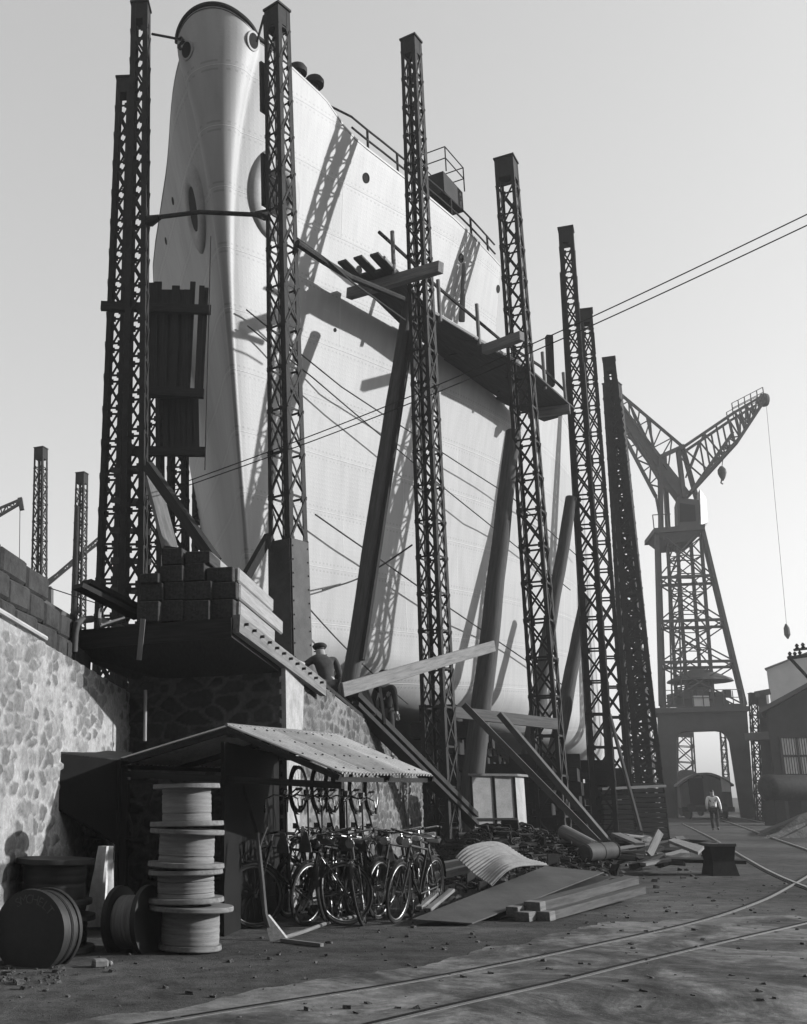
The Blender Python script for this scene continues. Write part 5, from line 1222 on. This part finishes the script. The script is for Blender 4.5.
m = MB(); truss(m, C(604, 398), C(656, 497), C(612, 400), C(664, 488), 8, .14); truss(m, C(618, 392), C(683, 447), C(622, 405), C(668, 470), 6, .12)
for (xa, ya, xb, yb) in ((647, 417, 655, 454), (628, 401, 647, 440), (656, 497, 664, 540)): m.beam(C(xa, ya), C(xb, yb), .14, .14)
m.build('counter_truss', 'steel_crane', cr, True)
hk = thing('hook_block', 'small hook block hanging under the crane jib', 'hook', tuple(C(722, 477, 1)))
MB().lathe([(.05, -.7), (.2, -.45), (.32, -.1), (.3, .2), (.12, .45)], C(722, 472, 1), None, 10).build('block', 'steel_crane', hk, True); MB().path([C(722, 466, 1), C(724, 452, 1)], .03).build('cable', 'rope', hk, True); MB().path([C(722, 478, 1), C(721, 483, 1), C(723, 484, 1)], .06).build('hook', 'steel_crane', hk, True)
hk = thing('fall_line', 'long thin crane line with a small weight hanging at the far right', 'line', tuple(C(787, 640, .8)))
MB().path([C(766, 402, .8), C(775, 500, .5), C(787, 630, 0)], .014, 5).build('cable', 'rope', hk, True); MB().lathe([(.05, -.5), (.22, -.2), (.2, .3), (.05, .6)], C(787, 632, 0), None, 8).build('weight', 'steel_crane', hk, True)

# ------------------------------------------------------------------ things beyond
wg = thing('railway_van', 'dark railway van with an arched roof standing under the crane', 'railway van', tuple(hx(706, 72)))
a, b = hx(680.5, 72), hx(732, 72); zr = at(706, 775, 72).z; z0 = .7; arcp = []
for i in range(13):
    f = i / 12; arcp.append(zat(a.lerp(b, f), zr - .75 + .75 * math.sin(math.pi * f)))
m = MB(); m.prism([zat(b, z0), zat(a, z0)] + arcp, V((2.2, 6, 0))); m.build('body', 'wagon', wg, True)
m = MB(); m.prism([q + V((-.15 if i < 6 else .15 if i > 6 else 0, -.15, .03)) for i, q in enumerate(arcp)] + [q + V((-.15 if 12 - i < 6 else .15, -.15, .16)) for i, q in enumerate(reversed(arcp))], V((2.2, 6.3, 0))); m.build('roof', 'wagon_roof', wg, True)
q = hx(697, 71.95); MB().box((q.x, q.y, 1.75), (.95, .05, 1.7)).build('door', 'dark', wg, True)
q = hx(727, 71.95); MB().box((q.x, q.y, 2.2), (.55, .06, .95)).build('window', 'glassy', wg, True)  # pale pane colour stands in for daylight seen through the van
m = MB(); m.beam(zat(a, .62) - V((0, .1, 0)), zat(b, .62) - V((0, .1, 0)), .2, .3); m.build('buffer_beam', 'dark', wg, True)
for x in (690, 722): q = hx(x, 71.6); MB().lathe([(.12, -.3), (.12, 0), (.26, .02), (.26, .1)], (q.x, q.y, .75), Matrix.Rotation(math.pi / 2, 3, 'X'), 14).build('buffer', 'iron', wg, True)
for x in (688, 724):
    for dy in (.9, 5): q = hx(x, 72) + V((2.2 * dy / 6, dy, 0)); MB().lathe([(.45, -.06), (.48, 0), (.45, .06)], (q.x, q.y, .48), Matrix.Rotation(math.pi / 2, 3, 'Y'), 18).build('wheel', 'iron', wg, True)
MB().beam(hx(706, 72) + V((0, -.1, zr - .05)), hx(706, 72) + V((0, .2, zr - .05)), .2, .2).build('lamp', 'steel_grey', wg, True)
tk = thing('tank_wagon', 'pale topped wagon half hidden behind the dark van', 'wagon', tuple(hx(690, 84)))
m = MB(); a, b = hx(676, 84), hx(703, 84); zt_ = at(690, 770, 84).z; m.prism([zat(a, .8), zat(b, .8), zat(b, zt_ - .4), zat(a.lerp(b, .7), zt_), zat(a.lerp(b, .3), zt_), zat(a, zt_ - .4)], (2, 6, 0)); m.build('body', 'timber', tk, True)
m = MB()
for x in (680, 699): q = hx(x, 84.5); m = MB(); m.lathe([(.5, -.08), (.5, .08)], (q.x, q.y, .5), Matrix.Rotation(math.pi / 2, 3, 'Y'), 14); m.build('wheel', 'iron', tk, True)
# right warehouse
YW = 62.; wh = thing('warehouse', 'dark warehouse with a sloping roof and pale windows at the right edge', 'warehouse', tuple(hx(800, YW)))
z_e = at(768, 712, YW).z; z_r = at(812, 688, YW).z
A_ = hx(777, YW); B_ = hx(870, YW); m = MB(); mid_ = A_.lerp(B_, .5); m.prism([zat(A_, 0), zat(B_, 0), zat(B_, z_e), zat(mid_, z_r), zat(A_, z_e)], V((9, 16, 0))); m.build('wall', 'brick', wh, True)
m = MB(); m.prism([zat(A_, z_e) + V((-.6, -.5, -.1)), zat(mid_, z_r) + V((0, -.5, .15)), zat(mid_, z_r) + V((0, -.5, .4)), zat(A_, z_e) + V((-.6, -.5, .15))], V((9, 17, 0))); m.prism([zat(mid_, z_r) + V((0, -.5, .15)), zat(B_, z_e) + V((.6, -.5, -.1)), zat(B_, z_e) + V((.6, -.5, .15)), zat(mid_, z_r) + V((0, -.5, .4))], V((9, 17, 0))); m.build('roof', 'slate', wh, True)
a = at(784, 775, YW - .06); b = at(812, 737, YW - .06)
wf = MB(); wf.box(((a.x + b.x) / 2, YW - .05, (a.z + b.z) / 2), (b.x - a.x, .1, b.z - a.z)); wf_ = wf.build('window', 'glassy', wh, True)
m = MB()
for k in range(3): x = a.x + (b.x - a.x) * k / 2; m.box((x, YW - .13, (a.z + b.z) / 2), (.12, .05, b.z - a.z))
for k in range(13): x = a.x + (b.x - a.x) * (k + .5) / 13; m.box((x, YW - .115, (a.z + b.z) / 2), (.035, .02, b.z - a.z))
for k in range(3): m.box(((a.x + b.x) / 2, YW - .14, a.z + (b.z - a.z) * k / 2), (b.x - a.x, .06, .12))
m.build('glazing_bars', 'brick', wf_, True)
hl_ = thing('rendered_building', 'pale windowless building rising behind the dark warehouse', 'building', tuple(hx(800, 92)))
A_, B_ = hx(783, 92), hx(890, 92); za, zb = at(770, 670, 92).z, at(830, 648, 92).z
m = MB(); m.prism([zat(A_, 0), zat(B_, 0), zat(B_, za + 1), zat(A_.lerp(B_, .55), zb), zat(A_, za)], V((9, 14, 0))); m.build('wall', 'render', hl_, True)
m = MB(); m.prism([zat(A_, za) + V((-.3, -.3, 0)), zat(A_.lerp(B_, .55), zb) + V((0, -.3, 0)), zat(A_.lerp(B_, .55), zb) + V((0, -.3, .12)), zat(A_, za) + V((-.3, -.3, .12))], V((9, 14.6, 0))); m.build('roof', 'slate', hl_, True)
# pillars between crane and warehouse
pc_ = thing('steel_pillar', 'broad riveted steel pillar between the crane and the warehouse', 'pillar', tuple(hx(762, 66)))
m = MB(); m.prism([hx(761, 66), hx(773, 66), at(766, 693, 66), at(758, 693, 66)], (.7, 1.1, 0)); m.build('shaft', 'steel_crane', pc_, True)
MB().beam(at(757, 694, 65.9), at(768, 692, 65.9), .6, .35).build('head', 'steel_crane', pc_, True)
mast(hx(757.5, 68), at(754, 694, 68), .5, .55, 10, 'short lattice pillar just left of the riveted pillar', .8, 'pillars beyond the crane', post=.08, bar=.06)
one('tie_girder', 'steel_crane', MB().beam(at(747, 737, 67), at(775, 735, 64), .3, .45), 'dark girder joining the riveted pillar to the warehouse', 'girder')
bo = thing('boiler', 'rusty boiler drum lying at the foot of the warehouse', 'boiler', tuple(hx(785, 56)))
p0, p1 = hx(766, 56, 1.85), hx(830, 58, 1.85); q = (p1 - p0).to_track_quat('Z', 'Y').to_matrix(); L_ = (p1 - p0).length
MB().lathe([(.35, 0), (.55, .1), (.66, .25), (.66, L_)], p0, q, 28).build('shell', 'iron', bo, True, smooth=40)
for f in (.1, .5, .9): c = p0.lerp(p1, f); MB().box((c.x, c.y, .62), (.5, 1.3, 1.24)).build('cradle', 'timber_dark', bo, True)
m = MB(); nn_ = 26
P = [g(757, 836), g(770, 838), g(800, 838), g(880, 836), g(880, 812), g(800, 812), g(770, 820)]
ctr = g(825, 826); lay = ((1., 0), (.8, .7), (.55, 1.35), (.3, 1.75), (.1, 1.95))
for r_, z in lay:
    for k in range(42):
        f = k / 42 * 7; i = int(f); q = P[i].lerp(P[(i + 1) % 7], f - i); q.y = min(q.y, 50); cc_ = V((ctr.x, 44, 0)); q = cc_ + (q - cc_) * r_ * rnd.uniform(.93, 1.05); m.v.append(V((q.x, q.y, z * rnd.uniform(.9, 1.1) - .02)))
for i in range(4):
    for k in range(42): m.f.append((i * 42 + k, i * 42 + (k + 1) % 42, i * 42 + 42 + (k + 1) % 42, i * 42 + 42 + k))
m.f.append(tuple(4 * 42 + k for k in range(42)))
tag(m.build('rubble_mound', 'rubble', org=(24, 44, 0)), 'pale mound of rubble beside the rails at the right edge', 'rubble', None, 'stuff')
# pole arm with insulators at the right edge
ins = thing('insulator_bracket', 'bracket with two rows of insulators at the right edge', 'bracket', tuple(at(815, 700, 45)))
MB().beam(at(818, 800, 45), at(816, 655, 45), .25, .25).build('pole', 'steel', ins, True)
MB().beam(at(789, 657, 45), at(812, 682, 45), .1, .1).build('brace', 'steel', ins, True); MB().beam(at(788, 658, 45), at(812, 655, 45), .14, .14).build('arm', 'steel', ins, True); MB().beam(at(794, 650, 45), at(812, 648, 45), .1, .1).build('arm', 'steel', ins, True)
for (x, y) in ((790, 655), (795, 655), (800, 654), (797, 647), (803, 646)): q = at(x, y, 45); MB().lathe([(.04, -.15), (.09, -.05), (.05, 0), (.09, .05), (.03, .14)], q, None, 8).build('insulator', 'steel', ins, True)
# masts seen through the portal
mast(hx(685, 120), at(684, 720, 120), 2.2, 1.6, 15, 'far lattice tower seen through the left of the crane portal', 1.7, 'far towers', post=.16, bar=.09)
mast(hx(727, 110), at(722, 725, 110), .7, .5, 15, 'far thin lattice mast seen through the right of the crane portal', 1.2, 'far towers', post=.1, bar=.07)
# far cranes on the left
fj = thing('far_crane', 'far crane jib tip entering at the left edge above the wall', 'crane', tuple(hx(-40, 70)))
m = MB(); truss(m, at(-30, 533, 70), at(21, 503, 70), at(-30, 521, 70), at(19, 500, 70), 8, .12); m.build('jib', 'steel_crane', fj, True); MB().beam(at(20, 498, 70), at(22, 510, 70), .3, .3).build('jib_head', 'steel_crane', fj, True); MB().tube(at(20, 508, 70), at(19, 600, 70), .025).build('line', 'rope', fj, True); MB().beam(at(-30, 527, 70), hx(-30, 70), .8, .8).build('tower', 'steel_crane', fj, True)
fj = thing('far_crane', 'far crane with a long sloping lattice jib behind the left masts', 'crane', tuple(hx(36, 85)))
for d_ in (0, 1.2): m = MB(); truss(m, at(42, 590, 85 + d_), at(104, 538, 85 + d_), at(45, 584, 85 + d_), at(104, 533, 85 + d_), 12, .12); m.build('jib', 'steel_crane', fj, True)
MB().tube(at(30, 598, 85), at(104, 540, 85), .04).build('stay', 'rope', fj, True); MB().tube(at(20, 600, 85), at(80, 556, 85), .04).build('stay', 'rope', fj, True); MB().beam(at(45, 588, 85), hx(45, 85), 1.2, 1.2).build('tower', 'steel_crane', fj, True)
one('distant_wire', 'rope', MB().tube(at(10, 575, 40), at(105, 606, 40), .02), 'thin distant wire behind the left masts', 'wire')

# added unseen shed behind the camera, blocking sky fill light
ps = thing('fill_blocking_shed', 'added dark shed out of view behind the camera, blocking sky light', 'shed', (-10, -14, 0))
m = MB(); m.prism([(-70, -9, 0), (40, -9, 0), (40, -9, 14), (-18, -9, 19), (-70, -9, 14)], (0, -22, 0)); m.build('wall', 'brick', ps, True)
for k in range(6): MB().box((-60 + k * 17, -8.95, 3.5), (6, .12, 7)).build('door', 'timber_dark', ps, True)
